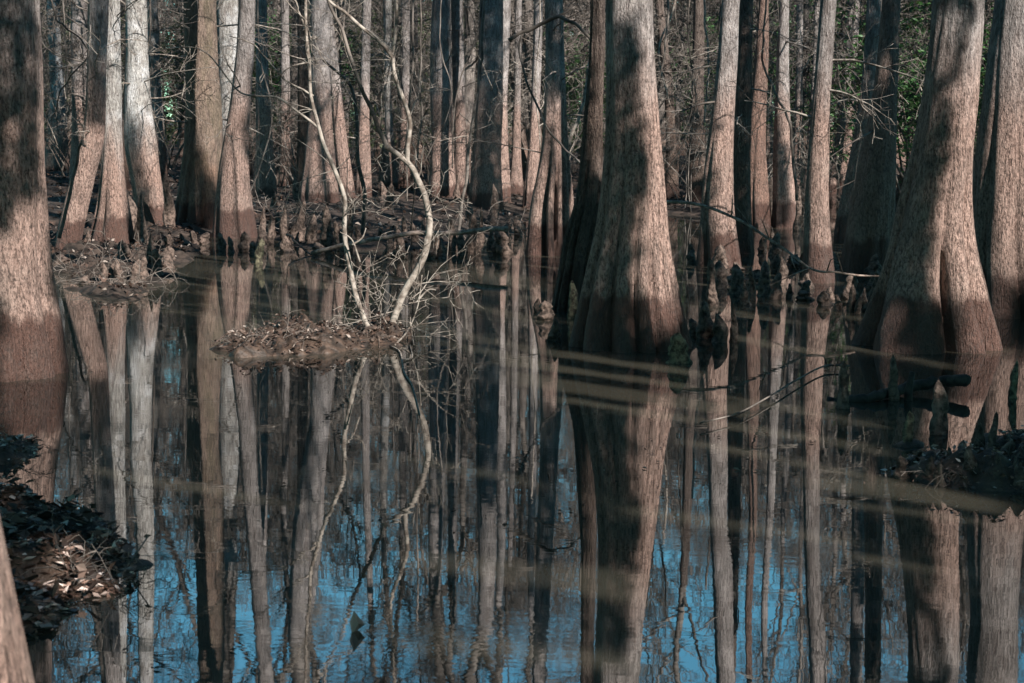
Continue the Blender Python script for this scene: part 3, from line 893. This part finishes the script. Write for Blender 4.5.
# pale two-stemmed shrub on the islet
Ds = depth(340)
root = empty('bare_shrub', tuple(gnd(378, 340)), 'pale leafless shrub with two curving stems rising from the root islet', 'shrub')
inv = -np.array(root.location)
def shrub_part(name, lines, mat):
    mb = MB()
    for pts, r0, tp in lines:
        P = smooth_line(np.array([at(x, y, Ds + (q[0] if q else 0)) for x, y, *q in pts]), len(pts) * 6) + inv
        w = Wob(int(pts[0][0] + pts[-1][1]) + 9, 1, 5)
        P[:, 0] += 0.008 * w(np.linspace(0, 25, len(P))[:, None])
        tube(mb, P, r0 * Ds / F * np.linspace(1, tp, len(P)), 8)
    return link(name, mb.mesh(name, mat), root)
shrub_part('stem', [([(374, 338), (364, 318), (355, 292), (347, 250), (345, 215), (343, 190), (331, 162), (320, 135), (312, 100), (308, 60), (306, 20), (305, -40), (300, -120)], 2.9, 0.45)], M['twig_pale'])
shrub_part('stem', [([(388, 338), (396, 310), (410, 285), (425, 255), (428, 225), (427, 205), (420, 182), (410, 166), (398, 155), (386, 146)], 3.9, 0.65)], M['twig_pale'])
shrub_part('branch', [([(408, 164), (407, 145), (409, 122), (402, 100), (395, 75), (393, 50), (396, 20), (398, -20), (404, -90)], 2.5, 0.5),
                      ([(393, 58), (378, 40), (360, 26), (345, 12), (328, 0), (310, -30)], 2.2, 0.5)], M['twig_pale'])
shrub_part('branch', [([(387, 147), (380, 130), (370, 108), (358, 80), (345, 40), (336, 18), (327, 2), (322, -30)], 2.4, 0.5)], M['twig'])
shrub_part('branch', [([(318, 128), (300, 113), (278, 98), (258, 96), (242, 93), (228, 78), (206, 53), (185, 47), (147, 53)], 1.3, 0.4),
                      ([(313, 96), (300, 88), (284, 78), (268, 60), (252, 44), (230, 36)], 1.1, 0.4),
                      ([(310, 62), (292, 66), (284, 72), (272, 78)], 0.9, 0.4),
                      ([(307, 30), (300, 14), (290, -10)], 1.0, 0.5)], M['twig_pale'])
r = np.random.default_rng(55)
out = []
for (x, y) in [(345, 215), (335, 170), (314, 110), (308, 60), (306, 20), (427, 215), (418, 180), (400, 157), (408, 122), (394, 60), (380, 130), (358, 80), (360, 26), (410, 285), (355, 292), (398, 310), (374, 330), (388, 332), (390, 330), (380, 335), (410, 300)]:
    for _ in range(3):
        p = at(x, y, Ds) + inv
        d = r.normal(size=3) * [1, 0.6, 0.6] + [0, 0, 0.25]
        grow(out, r, p, d, r.uniform(0.25, 0.8), 0.0055, 2, 4, (0, 0, 4, 3), up=0.02, wig=0.13)
mb = MB()
for pts, rr_, lvl in out:
    tube(mb, pts, np.maximum(rr_ * .8, 0.0018), 4, cap=False)
link('twigs', mb.mesh('twigs', M['twig_pale']), root)
# pale twigs reaching down to the water right of the shrub base
mb = MB()
for pts in ([(395, 345), (408, 330), (418, 305), (422, 275)], [(410, 322), (412, 335), (414, 345)], [(418, 300), (428, 290), (436, 290)], [(390, 346), (400, 352), (404, 372), (412, 385), (420, 415)], [(404, 360), (412, 357), (410, 345)], [(360, 262), (352, 240), (340, 232)], [(352, 245), (362, 238), (366, 228)]):
    P = smooth_line(np.array([at(x, y, Ds - 0.1) if y < 345 else gnd(x, y, 0.01) for x, y in pts]), 16) + inv
    tube(mb, P, np.linspace(1.1, 0.5, 16) * Ds / F, 5)
link('twigs', mb.mesh('twigs', M['twig_pale']), root)

def vine(label, pts, rpx, mat='twig', name='vine', taper=0.6, wob=0.012):
    mb, P = px_tube(pts, rpx, 6, mat and len(pts) * 8, taper=taper, wob=wob)
    return tag(link(name, mb.mesh(name, M[mat])), label, name.replace('_', ' '))
vine('thin straight pale vine hanging right of the shrub', [(422, -120, 16), (421, 0, 16), (420, 50, 16), (421, 100, 16), (418, 150, 16), (414, 185, 16), (412, 246, 17)], 1.1)
vine('looping pale vine arching from upper left to the fluted trunk', [(575, 8, 14.5), (556, 18, 14.5), (534, 27, 14.5), (522, 36, 14.5), (521, 55, 14.5), (527, 85, 14.4), (545, 122, 14.3), (562, 145, 14.2), (575, 158, 14), (592, 172, 13.6)], 1.5)
vine('dark arched limb above the fluted trunk ending behind the central trunk', [(508, 40, 13.5), (530, 28, 13.5), (555, 18, 13.4), (575, 24, 13.3), (592, 42, 13.2), (604, 60, 13.2)], 2.2, 'twig_dark')
vine('rope-like vine creeping up the left side of the curved leaning trunk', [(60, 238, 15.2), (66, 210, 15.2), (72, 182, 15.2), (78, 155, 15.2), (82, 142, 15.15), (86, 146, 15.1)], 2.0, 'twig_dark')
vine('thin dark vine slanting between the brown upright trunk and the dark curved one', [(50, 0, 15), (58, 20, 15), (64, 26, 15), (88, 50, 15), (72, 76, 15), (60, 92, 15.3), (52, 120, 16)], 1.0, 'twig_dark')
vine('thin reddish sapling leaning before the dark bluish trunk', [(462, 250, 17.5), (459, 225, 17.5), (466, 180, 17.5), (471, 130, 17.5), (480, 70, 17.5), (483, 45, 17.5), (488, -40, 17.5)], 2.0, 'limb', 'sapling', 0.5)
vine('dark crooked sapling right of the two trunks behind the shrub', [(362, 245, 18), (364, 200, 18), (358, 165, 18), (357, 120, 18), (353, 90, 18), (340, 75, 18), (322, 60, 18)], 2.6, 'twig_dark', 'sapling', 0.5)
vine('pale slanting dead limb left of the shaggy dark trunk', [(567, 150, 18), (574, 130, 18), (583, 105, 18), (588, 70, 18), (590, 45, 18)], 2.4, 'twig_pale', 'dead_limb', 0.5)
vine('bent grey sapling before the pale trunk with dark foot', [(797, 200, 17), (792, 150, 17), (788, 120, 17), (778, 100, 17), (772, 85, 17), (762, 60, 17), (764, 20, 17), (768, -40, 17)], 1.6, 'twig', 'sapling', 0.6)

# ------------------------------------------------------------------ understory shrubs (shared meshes)
def shrub_variant(seed, h, stems, mat, lab):
    r = np.random.default_rng(seed)
    out = []
    for s in range(stems):
        a = r.uniform(0, 6.28)
        grow(out, r, (r.normal() * 0.12, r.normal() * 0.12, -0.05), (math.cos(a) * 0.45, math.sin(a) * 0.45, 1), h * r.uniform(0.7, 1.1), 0.018, 1, 4, (0, 7, 4, 2), up=0.05, wig=0.11, droop=0.05)
    root = empty('bare_shrub', (0, -30, 0), lab, 'shrub')
    mb, m2 = MB(), MB()
    for pts, rr_, lvl in out:
        tube(mb if lvl == 1 else m2, pts, np.maximum(rr_ * 0.75, 0.0038), 5 if lvl == 1 else 3, cap=False)
    link('stems', mb.mesh('stems', mat), root)
    link('twigs', m2.mesh('twigs', mat), root)
    return root
SHRUBS = [shrub_variant(500, 2.2, 5, M['twig'], ''), shrub_variant(501, 3.2, 4, M['twig'], ''), shrub_variant(502, 2.6, 6, M['twig_pale'], ''), shrub_variant(503, 1.6, 7, M['twig_dark'], '')]

def brush(seed):
    r = np.random.default_rng(seed)
    root = empty('dead_brush', (0, -32, 0), '', 'brush')
    mb = MB()
    out = []
    for s in range(11):
        a, rr_ = r.uniform(0, 6.28), r.uniform(0, .3)
        grow(out, r, (math.cos(a) * rr_, math.sin(a) * rr_, 0.03), (math.cos(a), math.sin(a), r.uniform(.2, 1.2)), r.uniform(.2, .6), .004, 2, 3, (0, 0, 3), up=.0, wig=.2, droop=.06)
    for pts, rr_, lvl in out:
        tube(mb, pts, np.maximum(rr_, 0.0022), 4, cap=False)
    link('twigs', mb.mesh('twigs', M['twig']), root)
    return root
BRUSH = [brush(540), brush(541)]

def evergreen(seed, h, n, mat, size):
    r = np.random.default_rng(seed)
    out = []
    for s in range(4):
        a = r.uniform(0, 6.28)
        grow(out, r, (r.normal() * .1, r.normal() * .1, -0.05), (math.cos(a) * .35, math.sin(a) * .35, 1), h, 0.03, 1, 3, (0, 10, 6), up=0.04, wig=0.16)
    root = empty('evergreen_shrub', (0, -34, 0), '', 'shrub')
    mb = MB()
    tips = []
    for pts, rr_, lvl in out:
        tube(mb, pts, np.maximum(rr_, 0.005), 4, cap=False)
        if lvl >= 2: tips.append(pts)
    link('stems', mb.mesh('stems', M['twig_dark']), root)
    P = np.concatenate(tips)
    P = P[r.integers(0, len(P), n)] + r.normal(size=(n, 3)) * 0.09
    m2 = MB()
    leaf_cards(m2, P, size, r, 1.0, 0.45)
    link('foliage', m2.mesh('foliage', mat, False), root)
    return root
GREENS = [evergreen(600, 3.6, 3000, M['green'], 0.13), evergreen(601, 5.5, 4200, M['olive'], 0.13), evergreen(602, 4.8, 3600, M['green'], 0.15)]

GAPS = [(-200, 20, 'behind the massive left trunk'), (20, 90, 'left of the curved leaning trunk'), (90, 165, 'behind the pale leaning trunks at left'),
        (165, 235, 'behind the mottled trunk'), (235, 305, 'between the tapering and the wide reddish trunks'), (305, 375, 'behind the left stem of the pale shrub'), (375, 430, 'behind the right stem of the pale shrub'),
        (430, 475, 'behind the grey shaded trunk with pink foot'), (475, 530, 'between the bluish and the fluted trunks'), (530, 605, 'between the fluted and the fat central trunks'),
        (605, 660, 'behind the fat central trunk'), (660, 715, 'between the fat central and smooth pink trunks'), (715, 770, 'behind the smooth pink and black trunks'),
        (770, 812, 'just left of the tall slim pink trunk'), (812, 860, 'right of the tall slim pink trunk'), (860, 920, 'behind the dark leaning pair'), (920, 985, 'behind the massive root-footed trunk'), (985, 1300, 'behind the right edge trunk')]
def gap(px):
    for a, b, t in GAPS:
        if a <= px < b: return t
    return GAPS[-1][2]

def zland(x, y):
    return max(0.0, float(BANKS['far_bank'][1](np.array([[x, y]]))[0]))

used = {}
def put(proto, px, D, sc, what, grp):
    D *= K
    x = (px - CX) / F * D
    first = proto.name not in used
    used[proto.name] = 1
    lab, gr = '%s %s' % (what, gap(px)), '%s %s' % (grp, gap(px))
    loc = (x, D, zland(x, D))
    rz = random.uniform(0, 6.28)
    if first:
        proto.location, proto.rotation_euler, proto.scale = loc, (0, 0, rz), (sc, sc, sc)
        tag(proto, lab, None, gr)
        return proto
    return dup(proto, loc, rz, sc, lab, gr)

r = np.random.default_rng(81)
for i in range(38):                       # bare understory
    px = r.uniform(-40, 1064)
    D = r.uniform(24, 44)
    k = int(r.choice([0, 0, 1, 1, 2, 3]))
    put(SHRUBS[k], px, D, r.uniform(0.7, 1.35), ('twiggy leafless shrub', 'tall leafless shrub', 'pale twiggy shrub', 'low dark brush')[k], ('leafless shrubs', 'tall leafless shrubs', 'pale shrubs', 'low brush')[k])
for i, (px, D, sc) in enumerate([(66, 14.2, 1), (84, 13.6, 1), (104, 13.2, .9), (126, 13.0, 1), (142, 13.4, .8), (118, 14.4, 1.1), (95, 14.8, .9), (150, 15.5, .9), (285, 19, 1.6), (302, 18.6, 1.5), (445, 18.5, 1.3), (480, 19, 1.5), (400, 18.4, 1.2), (335, 18.4, 1.2), (350, 20, 1.6), (270, 20, 1.5), (520, 20, 1.5)]):
    put(BRUSH[i % 2], px, D, sc, 'low tangle of pale dead twigs', 'low pale twig tangles')
for i, (px, py, sc) in enumerate([(30, 560, .5), (75, 575, .45), (105, 560, .4), (60, 525, .45), (120, 585, .4), (20, 455, .4), (240, 346, .5), (275, 343, .6), (310, 346, .5), (340, 342, .6), (1000, 470, .5), (960, 478, .45)]):
    q_ = gnd(px, py, 0.03)
    dup(BRUSH[i % 2], tuple(q_), i * 1.7, sc, ('thin dead twigs poking out of the near leaf mound' if py > 500 else 'thin dead twigs on the clod at the left edge' if px < 100 else 'thin dead twigs on the root islet left of the pale shrub' if px < 400 else 'thin dead twigs on the right mud bank'), ('twigs on the near mound' if py > 500 else 'twigs on the left clod' if px < 100 else 'twigs on the root islet' if px < 400 else 'twigs on the right mud bank'))
for px, D, sc, k in [(912, 26, 1.0, 0), (905, 33, 1.2, 2), (925, 30, 1.1, 0), (985, 30, 1.2, 2), (1010, 36, 1.3, 0), (840, 40, 1.2, 2), (800, 44, 1.2, 0), (875, 38, 1.2, 0), (690, 46, 1.1, 1), (665, 42, 1.0, 0), (600, 40, 1.0, 2), (572, 36, .9, 0), (515, 42, 1.0, 1), (350, 40, 1.0, 1), (275, 36, .9, 2), (265, 46, 1.2, 1), (170, 34, .8, 1), (65, 40, 1.0, 1), (420, 44, 1.1, 0), (470, 40, 1, 1), (760, 42, 1.1, 2), (-60, 36, 1.2, 1), (1100, 34, 1.3, 0)]:
    put(GREENS[k], px, D, sc, ('glossy green shrub', 'tall olive leafy shrub', 'dark evergreen shrub')[k], ('green shrubs', 'olive shrubs', 'evergreen shrubs')[k])

# ------------------------------------------------------------------ background trees
BGT = []
for s in range(7):
    r2 = np.random.default_rng(700 + s)
    hgt = r2.uniform(6, 9)
    z = np.array([0, 0.25, 0.6, 1.2, 2.5, 5.0])
    rad = 0.15 * np.array([1.9, 1.5, 1.25, 1.1, 1.0, 0.9])
    x = np.cumsum(r2.normal(0, 0.05, 6)) + np.linspace(0, r2.normal() * 0.35, 6)
    v, f, prof = trunk_mesh(z, x - x[0], rad, hgt, 700 + s, 20, 0.14, 0.4, 6, 0.0, 0.05)
    root = empty('slender_tree', (0, -40, 0), '', 'tree')
    mb = MB()
    mb.add(v, f)
    link('trunk', mb.mesh('trunk', M['bark_far']), root)
    out = []
    for k in range(11):
        z = r2.uniform(2.6, prof[0][-1])
        a = r2.uniform(0, 6.28)
        grow(out, r2, (float(np.interp(z, prof[0], prof[1])), float(np.interp(z, prof[0], prof[3])), z), (math.cos(a), math.sin(a), r2.uniform(-.1, .7)), r2.uniform(1.0, 2.8), .03, 1, 4, (0, 6, 5, 3), up=.04, wig=.22)
    q = prof[2][-1] / 0.16
    o2, rc = [], np.random.default_rng(100 + s % 6)
    grow(o2, rc, (0, 0, 0), (0, 0, 1), 10.5, 0.16, 0, 4, (15, 7, 5, 4), up=0.09, wig=0.13)
    out += [(pts * q + [prof[1][-1], prof[3][-1], prof[0][-1] - 0.02], rr_ * q, lvl) for pts, rr_, lvl in o2]
    link('crown', tubes_to_mesh(out, 'crown', M['limb'], minr=0.007), root)
    BGT.append(root)
r = np.random.default_rng(83)
for i in range(215):
    px = -80 + 1190 * ((i * 0.61803) % 1.0) + r.uniform(-8, 8)
    D = r.uniform(25, 42) if i % 5 < 2 else r.uniform(40, 80)
    sc = r.uniform(0.48, 0.95) if D < 42 else r.uniform(0.75, 1.42)
    put(BGT[int(r.integers(0, 7))], px, D, sc, 'slender bare tree' if D < 42 else 'distant bare tree', 'slender trees' if D < 42 else 'distant trees')

r = np.random.default_rng(85)
for i in range(34):
    px, D = r.uniform(20, 1010), r.uniform(17, 30)
    y0_, y1_ = r.uniform(-140, -20), r.uniform(90, 215)
    dx = r.normal() * 25
    m_ = px + dx * .5 + r.normal() * 12
    vine('thin bare vine or sapling stem ' + gap(px), [(px, y0_, D), (px + dx * .2, y0_ * .6 + y1_ * .4, D), (m_, y0_ * .3 + y1_ * .7, D), (px + dx, y1_, D)], r.uniform(.5, 1.3), ('twig', 'twig_pale', 'twig_dark')[i % 3])['group'] = 'thin stems ' + gap(px)
# far-off wood that reads as one mass
mb, m2 = MB(), MB()
r = np.random.default_rng(91)
SPRAY = []
for k in range(10):
    out, b = [], MB()
    grow(out, r, (0, 0, 0), (1, 0, 0.5), 3.2, 0.03, 1, 4, (0, 6, 5, 4), up=0.05, wig=0.25)
    for pts, rr_, lvl in out:
        tube(b, pts, np.maximum(rr_, 0.013), 3, False)
    SPRAY.append((np.concatenate(b.v), np.concatenate(b.f4)))
for i in range(420):
    y = r.uniform(108, 165)
    x = r.uniform(-0.4, 0.4) * y
    h = r.uniform(8, 19)
    tube(mb, smooth_line([(x, y, -.2), (x + r.normal() * .3, y, h * .4), (x + r.normal() * .6, y, h)], 7), np.linspace(1, .3, 7) * r.uniform(.08, .24), 6, False)
    for k in range(11):
        z = h * r.uniform(0.06, 1.0)
        a, sc = r.uniform(0, 6.28), r.uniform(.6, 1.5)
        ca, sa = math.cos(a), math.sin(a)
        v, f = SPRAY[int(r.integers(0, 10))]
        mb.add(v @ np.array([[ca, sa, 0], [-sa, ca, 0], [0, 0, 1]]) * sc + [x, y, z], f)
tag(link('distant_woods', mb.mesh('distant_woods', M['bark_far'])), 'grey wall of bare woods closing the view far behind', 'woods', kind='stuff')
n = 42000
y = r.uniform(82, 160, n)
x = r.uniform(-0.4, 0.4, n) * y
clump = Wob(5, 2, 12)(np.stack([x, y], -1) * 0.35)
z = np.abs(r.normal(0, 1, n)) * (2.2 + 1.4 * clump)
leaf_cards(m2, np.stack([x, y, z], -1)[z > 0], 0.36, r, 1.0, 0.5)
tag(link('distant_foliage', m2.mesh('distant_foliage', M['olive'], False)), 'dull olive undergrowth at the foot of the distant woods', 'undergrowth', kind='stuff')

# ------------------------------------------------------------------ unseen trees added right of the frame, foliage shaped to shade the pool
U = np.cross(S, [0, 0, 1.0]); U /= np.linalg.norm(U)
V = np.cross(U, S)
CELL = 0.065
score, rep, VOTES = {}, {}, []
def vote(P, w):
    if len(P):
        P = np.asarray(P)
        VOTES.append(np.column_stack([np.floor(P @ U / CELL), np.floor(P @ V / CELL), np.full(len(P), w), P @ S, P]))
def count_votes():
    # the surface nearest to the sun decides about each ray
    A = np.concatenate(VOTES)
    front = {}
    keys = [(int(a), int(b)) for a, b in A[:, :2]]
    for k, t in zip(keys, A[:, 3]):
        if t > front.get(k, -1e9): front[k] = t
    for k, row in zip(keys, A):
        if row[3] < front[k] - 1.2: continue
        score[k] = score.get(k, 0) + row[2]
        if row[2] < 0 and k not in rep: rep[k] = row[4:7]
def inany(pts, polys):
    c = np.zeros(len(pts), bool)
    for p in polys:
        c |= in_poly(pts, p)
    return c
for key, t in TREES.items():
    Z, X, RR, Y = t['prof']
    D = t['D']
    zs = np.arange(0.02, 5.4, 0.035)
    for z in zs:
        x, rr_ = np.interp(z, Z, X), np.interp(z, Z, RR)
        q = np.linspace(-0.97, 0.97, max(5, int(rr_ / 0.02)))
        nrm = np.stack([q, -np.sqrt(1 - q * q), np.zeros_like(q)], -1)
        ok = nrm @ S > 0.12
        P = np.stack([x + rr_ * q, D - rr_ * np.sqrt(1 - q * q), np.full_like(q, z)], -1)[ok]
        if not len(P): continue
        rel = P - [0, 0, H]
        dep = rel @ FW
        px = CX + F * (rel @ RT) / dep
        py = np.maximum(1.5, CY - F * (rel @ UP) / dep)
        ins = inany(np.stack([px, py], -1), t['polys'])
        litm = ins if not t['lit'] else ~ins
        wt = (2.0 if t['gob'] else 0.5) * (15.0 / max(D, 9)) ** 2.3
        if t['gob'] or t['lit']:
            vote(P[litm], wt * 1.3)
            if t['gob']: vote(P[~litm], -wt)
for pts in ([(374, 338), (355, 292), (345, 215), (331, 162), (312, 100), (306, 20)], [(388, 338), (410, 285), (428, 225), (420, 182), (408, 150), (402, 100), (393, 50)]):
    vote(smooth_line(np.array([at(x, y, Ds) for x, y in pts]), 120), 3.0)
WB = [[(400, 318), (540, 347), (712, 373), (712, 379), (540, 354), (400, 325)],
      [(500, 357), (704, 386), (704, 391), (500, 364)], [(520, 372), (760, 408), (760, 419), (520, 385)], [(560, 396), (890, 447), (890, 455), (560, 402)], [(720, 392), (890, 424), (890, 431), (720, 398)],
      [(820, 478), (1024, 506), (1024, 517), (820, 489)], [(830, 500), (1024, 526), (1024, 531), (830, 505)],
      [(30, 566), (70, 556), (74, 566), (34, 578)], [(44, 584), (104, 576), (108, 594), (50, 602)],
      [(420, 556), (645, 574), (645, 606), (420, 572)], [(850, 553), (960, 572), (960, 579), (850, 560)],
      [(420, 632), (660, 662), (680, 676), (420, 660)],
      [(180, 262), (335, 284), (335, 290), (180, 267)], [(190, 275), (340, 301), (340, 308), (190, 281)], [(200, 246), (330, 264), (330, 269), (200, 250)],
      [(440, 262), (540, 280), (540, 300), (440, 282)], [(700, 262), (800, 285), (800, 292), (700, 268)], [(780, 300), (870, 318), (870, 322), (780, 305)],
      [(180, 254), (335, 272), (335, 276), (180, 258)], [(200, 290), (345, 318), (345, 322), (200, 294)], [(410, 292), (545, 318), (545, 324), (410, 297)], [(420, 335), (560, 362), (560, 368), (420, 341)],
      [(690, 300), (800, 322), (800, 328), (690, 306)], [(700, 328), (830, 352), (830, 358), (700, 334)], [(830, 340), (960, 366), (960, 371), (830, 346)], [(700, 440), (1000, 500), (1000, 506), (700, 447)],
      [(400, 455), (560, 484), (560, 490), (400, 460)], [(640, 508), (860, 540), (860, 548), (640, 516)], [(100, 470), (330, 508), (330, 514), (100, 476)]]
WB = [np.array(p, float) for p in WB]
gp = []
for py in np.arange(258, 690, 2.0):
    for px in np.arange(-20, 1060, 4.0):
        gp.append((px, py))
gp = np.array(gp)
wl = inany(gp, WB)
GP = np.array([gnd(x, y) for x, y in gp])
islet = in_poly(gp, np.array([(213, 320), (410, 320), (410, 360), (213, 360)], float))
lbank = in_poly(gp, np.array([(45, 235), (215, 225), (215, 262), (150, 305), (60, 300)], float))
vote(GP[islet | lbank], 0.5)
vote(GP[wl & ~islet], 0.2)
vote(GP[~(wl | islet | lbank)], -0.10)
count_votes()
occ = []
for k, sc in score.items():
    if sc < 0 and k in rep and not any(score.get((k[0] + a_, k[1] + b_), 0) > -3.0 * sc for a_, b_ in ((1, 0), (-1, 0), (0, 1), (0, -1))):
        p = rep[k]
        t = (8.5 - p[2]) / S[2]
        # walk up the sun's ray until clear of the view
        while True:
            q = p + S * t
            if q[2] > 8 and (q[1] < 0.3 or q[0] / q[1] > 0.36): break
            t += 0.4
        occ.append(p + S * (t + rng.uniform(0, 0.9)))
occ = np.array(occ)
print('shade clumps', len(occ))
# unseen canopy added around and over the camera to block skylight, kept out of the sun's way where the pool is lit
# gather the foliage into trees
K = 9
cen = occ[rng.choice(len(occ), K, False)]
for _ in range(14):
    lab = ((occ[:, None] - cen[None]) ** 2).sum(2).argmin(1)
    cen = np.array([occ[lab == k].mean(0) if (lab == k).any() else cen[k] for k in range(K)])
litk = {}
for k, sc in score.items():
    if sc > 0: litk[k[0]] = litk.get(k[0], 0) + sc
for k in range(K):
    pts = occ[lab == k]
    if len(pts) < 5: continue
    c = pts.mean(0)
    best = None
    for _ in range(80):
        b = c[:2] + rng.normal(0, 1.2, 2)
        if b[1] > 0.2 and b[0] / b[1] < 0.36 or np.linalg.norm(b) < 1.3: continue
        u = int(math.floor(np.array([b[0], b[1], 0]) @ U / CELL))
        cost = litk.get(u, 0) + litk.get(u - 1, 0) + litk.get(u + 1, 0)
        if best is None or cost < best[0]: best = (cost, b)
    b = best[1] if best else c[:2] + [2.0, -1.0]
    root = empty('unseen_shade_tree', (b[0], b[1], 0), 'unseen leafy tree added right of the frame, foliage shaped to shade the pool', 'tree', 'added shade trees right of the view')  # added out of view; leaf clumps sit only where shade is wanted
    mb = MB()
    top = c[2] + 1.5
    zz = np.linspace(-0.5, top, 24)
    tube(mb, np.stack([0.08 * np.sin(zz * .5), 0.08 * np.cos(zz * .4), zz], -1), np.interp(zz, [-.5, 0.6, 2, top], [.26, .18, .14, .05]), 16)
    link('trunk', mb.mesh('trunk', M['bark']), root)
    # boughs
    m = max(6, len(pts) // 45)
    sub = pts[rng.choice(len(pts), m, False)]
    mb = MB()
    for q in sub:
        q = q - [b[0], b[1], 0]
        s0 = np.array([0, 0, np.clip(q[2] - 1.2, 2.5, top - .3)])
        bl = smooth_line([s0, s0 * .5 + q * .5 + [0, 0, .25], q], 8)
        if any(score.get((int(math.floor((w_ + [b[0], b[1], 0]) @ U / CELL)), int(math.floor((w_ + [b[0], b[1], 0]) @ V / CELL))), 0) > 0 for w_ in bl): continue
        tube(mb, bl, np.linspace(.03, .008, 8), 5, False)
    m2 = MB()
    n = 14
    P = np.repeat(pts, n, 0) + rng.normal(size=(len(pts) * n, 3)) * 0.03 - [b[0], b[1], 0]
    leaf_cards(m2, P, 0.085, rng, 1.0, 0.65)
    cr = link('crown', m2.mesh('crown', M['green'], False), root)
    if mb.n: link('boughs', mb.mesh('boughs', M['limb']), root)

# ------------------------------------------------------------------ canopy added over and around the camera (out of view) to block skylight
lit_cells = set()
for (a, b), v_ in score.items():
    if v_ > 0:
        for da in (-3, -2, -1, 0, 1, 2, 3):
            for db in (-3, -2, -1, 0, 1, 2, 3):
                lit_cells.add((a + da, b + db))
# the far shore and the trees beyond it stay sunlit as well
for x in np.arange(-16, 17, 0.17):
    for z in np.arange(0, 5, 0.17):
        for y in (26, 34, 44):
            p = np.array([x * y / 34, y, z])
            lit_cells.add((int(math.floor(p @ U / CELL)), int(math.floor(p @ V / CELL))))
            lit_cells.add((int(math.floor(p @ U / CELL)) + 1, int(math.floor(p @ V / CELL))))
            lit_cells.add((int(math.floor(p @ U / CELL)), int(math.floor(p @ V / CELL)) + 1))
r = np.random.default_rng(404)
SPOTS = [(-9, 9, 5.5), (-12, 17, 5.5), (-7, 2, 5.5), (-9, -5, 6), (-2.5, -6, 6), (4.5, -9, 6), (11, -4, 6), (10, 5, 5), (12, 13, 5.5), (15, 22, 6), (-16, 26, 6), (-15, 4, 6), (1, -14, 7), (17, 4, 7), (-17, 36, 7), (19, 33, 7), (-22, 48, 8), (24, 46, 8), (16, 12, 6)]
for i, (tx, ty, cr) in enumerate(SPOTS):
    lean = np.array([-tx, 0.25 * (8 - ty)]) * (0.30 if -2 < ty < 20 else (0.4 if ty > 20 else 0.1))
    best = None
    for _ in range(90):                 # stand where the stem's shadow crosses the fewest lit places
        b2 = np.array([tx, ty]) + r.normal(0, 2.8, 2)
        if b2[1] > 0.2 and abs(b2[0]) / b2[1] < 0.42: continue
        cost = sum(score.get((int(math.floor(np.array([b2[0] + e, b2[1], z]) @ U / CELL)), int(math.floor(np.array([b2[0] + e, b2[1], z]) @ V / CELL))), 0) > 0 for z in np.arange(0, 12, .08) for e in (-.25, 0, .25))
        if best is None or cost < best[0]: best = (cost, b2)
    tx, ty = best[1]
    low = ty < 4 or abs(tx) > 13
    n = 20000
    P = r.normal(size=(n, 3))
    P /= np.linalg.norm(P, axis=1)[:, None]
    P *= (r.uniform(0.15, 1, n) ** 0.5)[:, None] * [cr, cr, 6.5 if low else 4.2]
    w = Wob(900 + i)
    P = P[w(P * 0.9) > -0.35] + [tx + lean[0], ty + lean[1], 8.2 if low else (10.5 if ty < 20 else 4.5 + 0.36 * ty)]
    ku = np.floor(P @ U / CELL).astype(int)
    kv = np.floor(P @ V / CELL).astype(int)
    free = np.array([(a, b) not in lit_cells for a, b in zip(ku, kv)])
    ang = np.abs(P[:, 0]) / np.maximum(P[:, 1], 0.01)
    unseen = (P[:, 1] < 0.5) | (ang > 0.36) | (P[:, 2] > 2.6 + 0.36 * P[:, 1])
    P = P[free & unseen]
    if len(P) < 50: continue
    root = empty('unseen_shade_tree', (tx, ty, 0), 'tall leafy tree added out of view around the near shore to block skylight', 'tree', 'added canopy trees around the near shore')
    mb, m2, m3 = MB(), MB(), MB()
    zz = np.linspace(-0.5, 11, 20)
    tube(mb, np.stack([lean[0] * .3 * (zz / 11) ** 2, lean[1] * .3 * (zz / 11) ** 2, zz], -1), np.interp(zz, [-.5, 0.8, 3, 11], [.4, .2, .16, .08]), 14)
    link('trunk', mb.mesh('trunk', M['bark']), root)
    Q = P - [tx, ty, 0]
    for q in Q[r.choice(len(Q), 70)]:
        h0 = np.clip(q[2] - 2, 5, 10.8)
        s0 = np.array([lean[0] * .3 * (h0 / 11) ** 2, lean[1] * .3 * (h0 / 11) ** 2, h0])
        bl = smooth_line([s0, s0 * .5 + q * .5 + [0, 0, .4], q], 8)
        W8 = bl + [tx, ty, 0]
        if any((int(math.floor(w_ @ U / CELL)), int(math.floor(w_ @ V / CELL))) in lit_cells for w_ in W8): continue
        tube(m3, bl, np.linspace(.05, .01, 8), 4, False)
    leaf_cards(m2, Q, 0.34, r, 1.0, 0.6)
    if m3.n: link('boughs', m3.mesh('boughs', M['limb']), root)
    link('crown', m2.mesh('crown', M['green'], False), root)
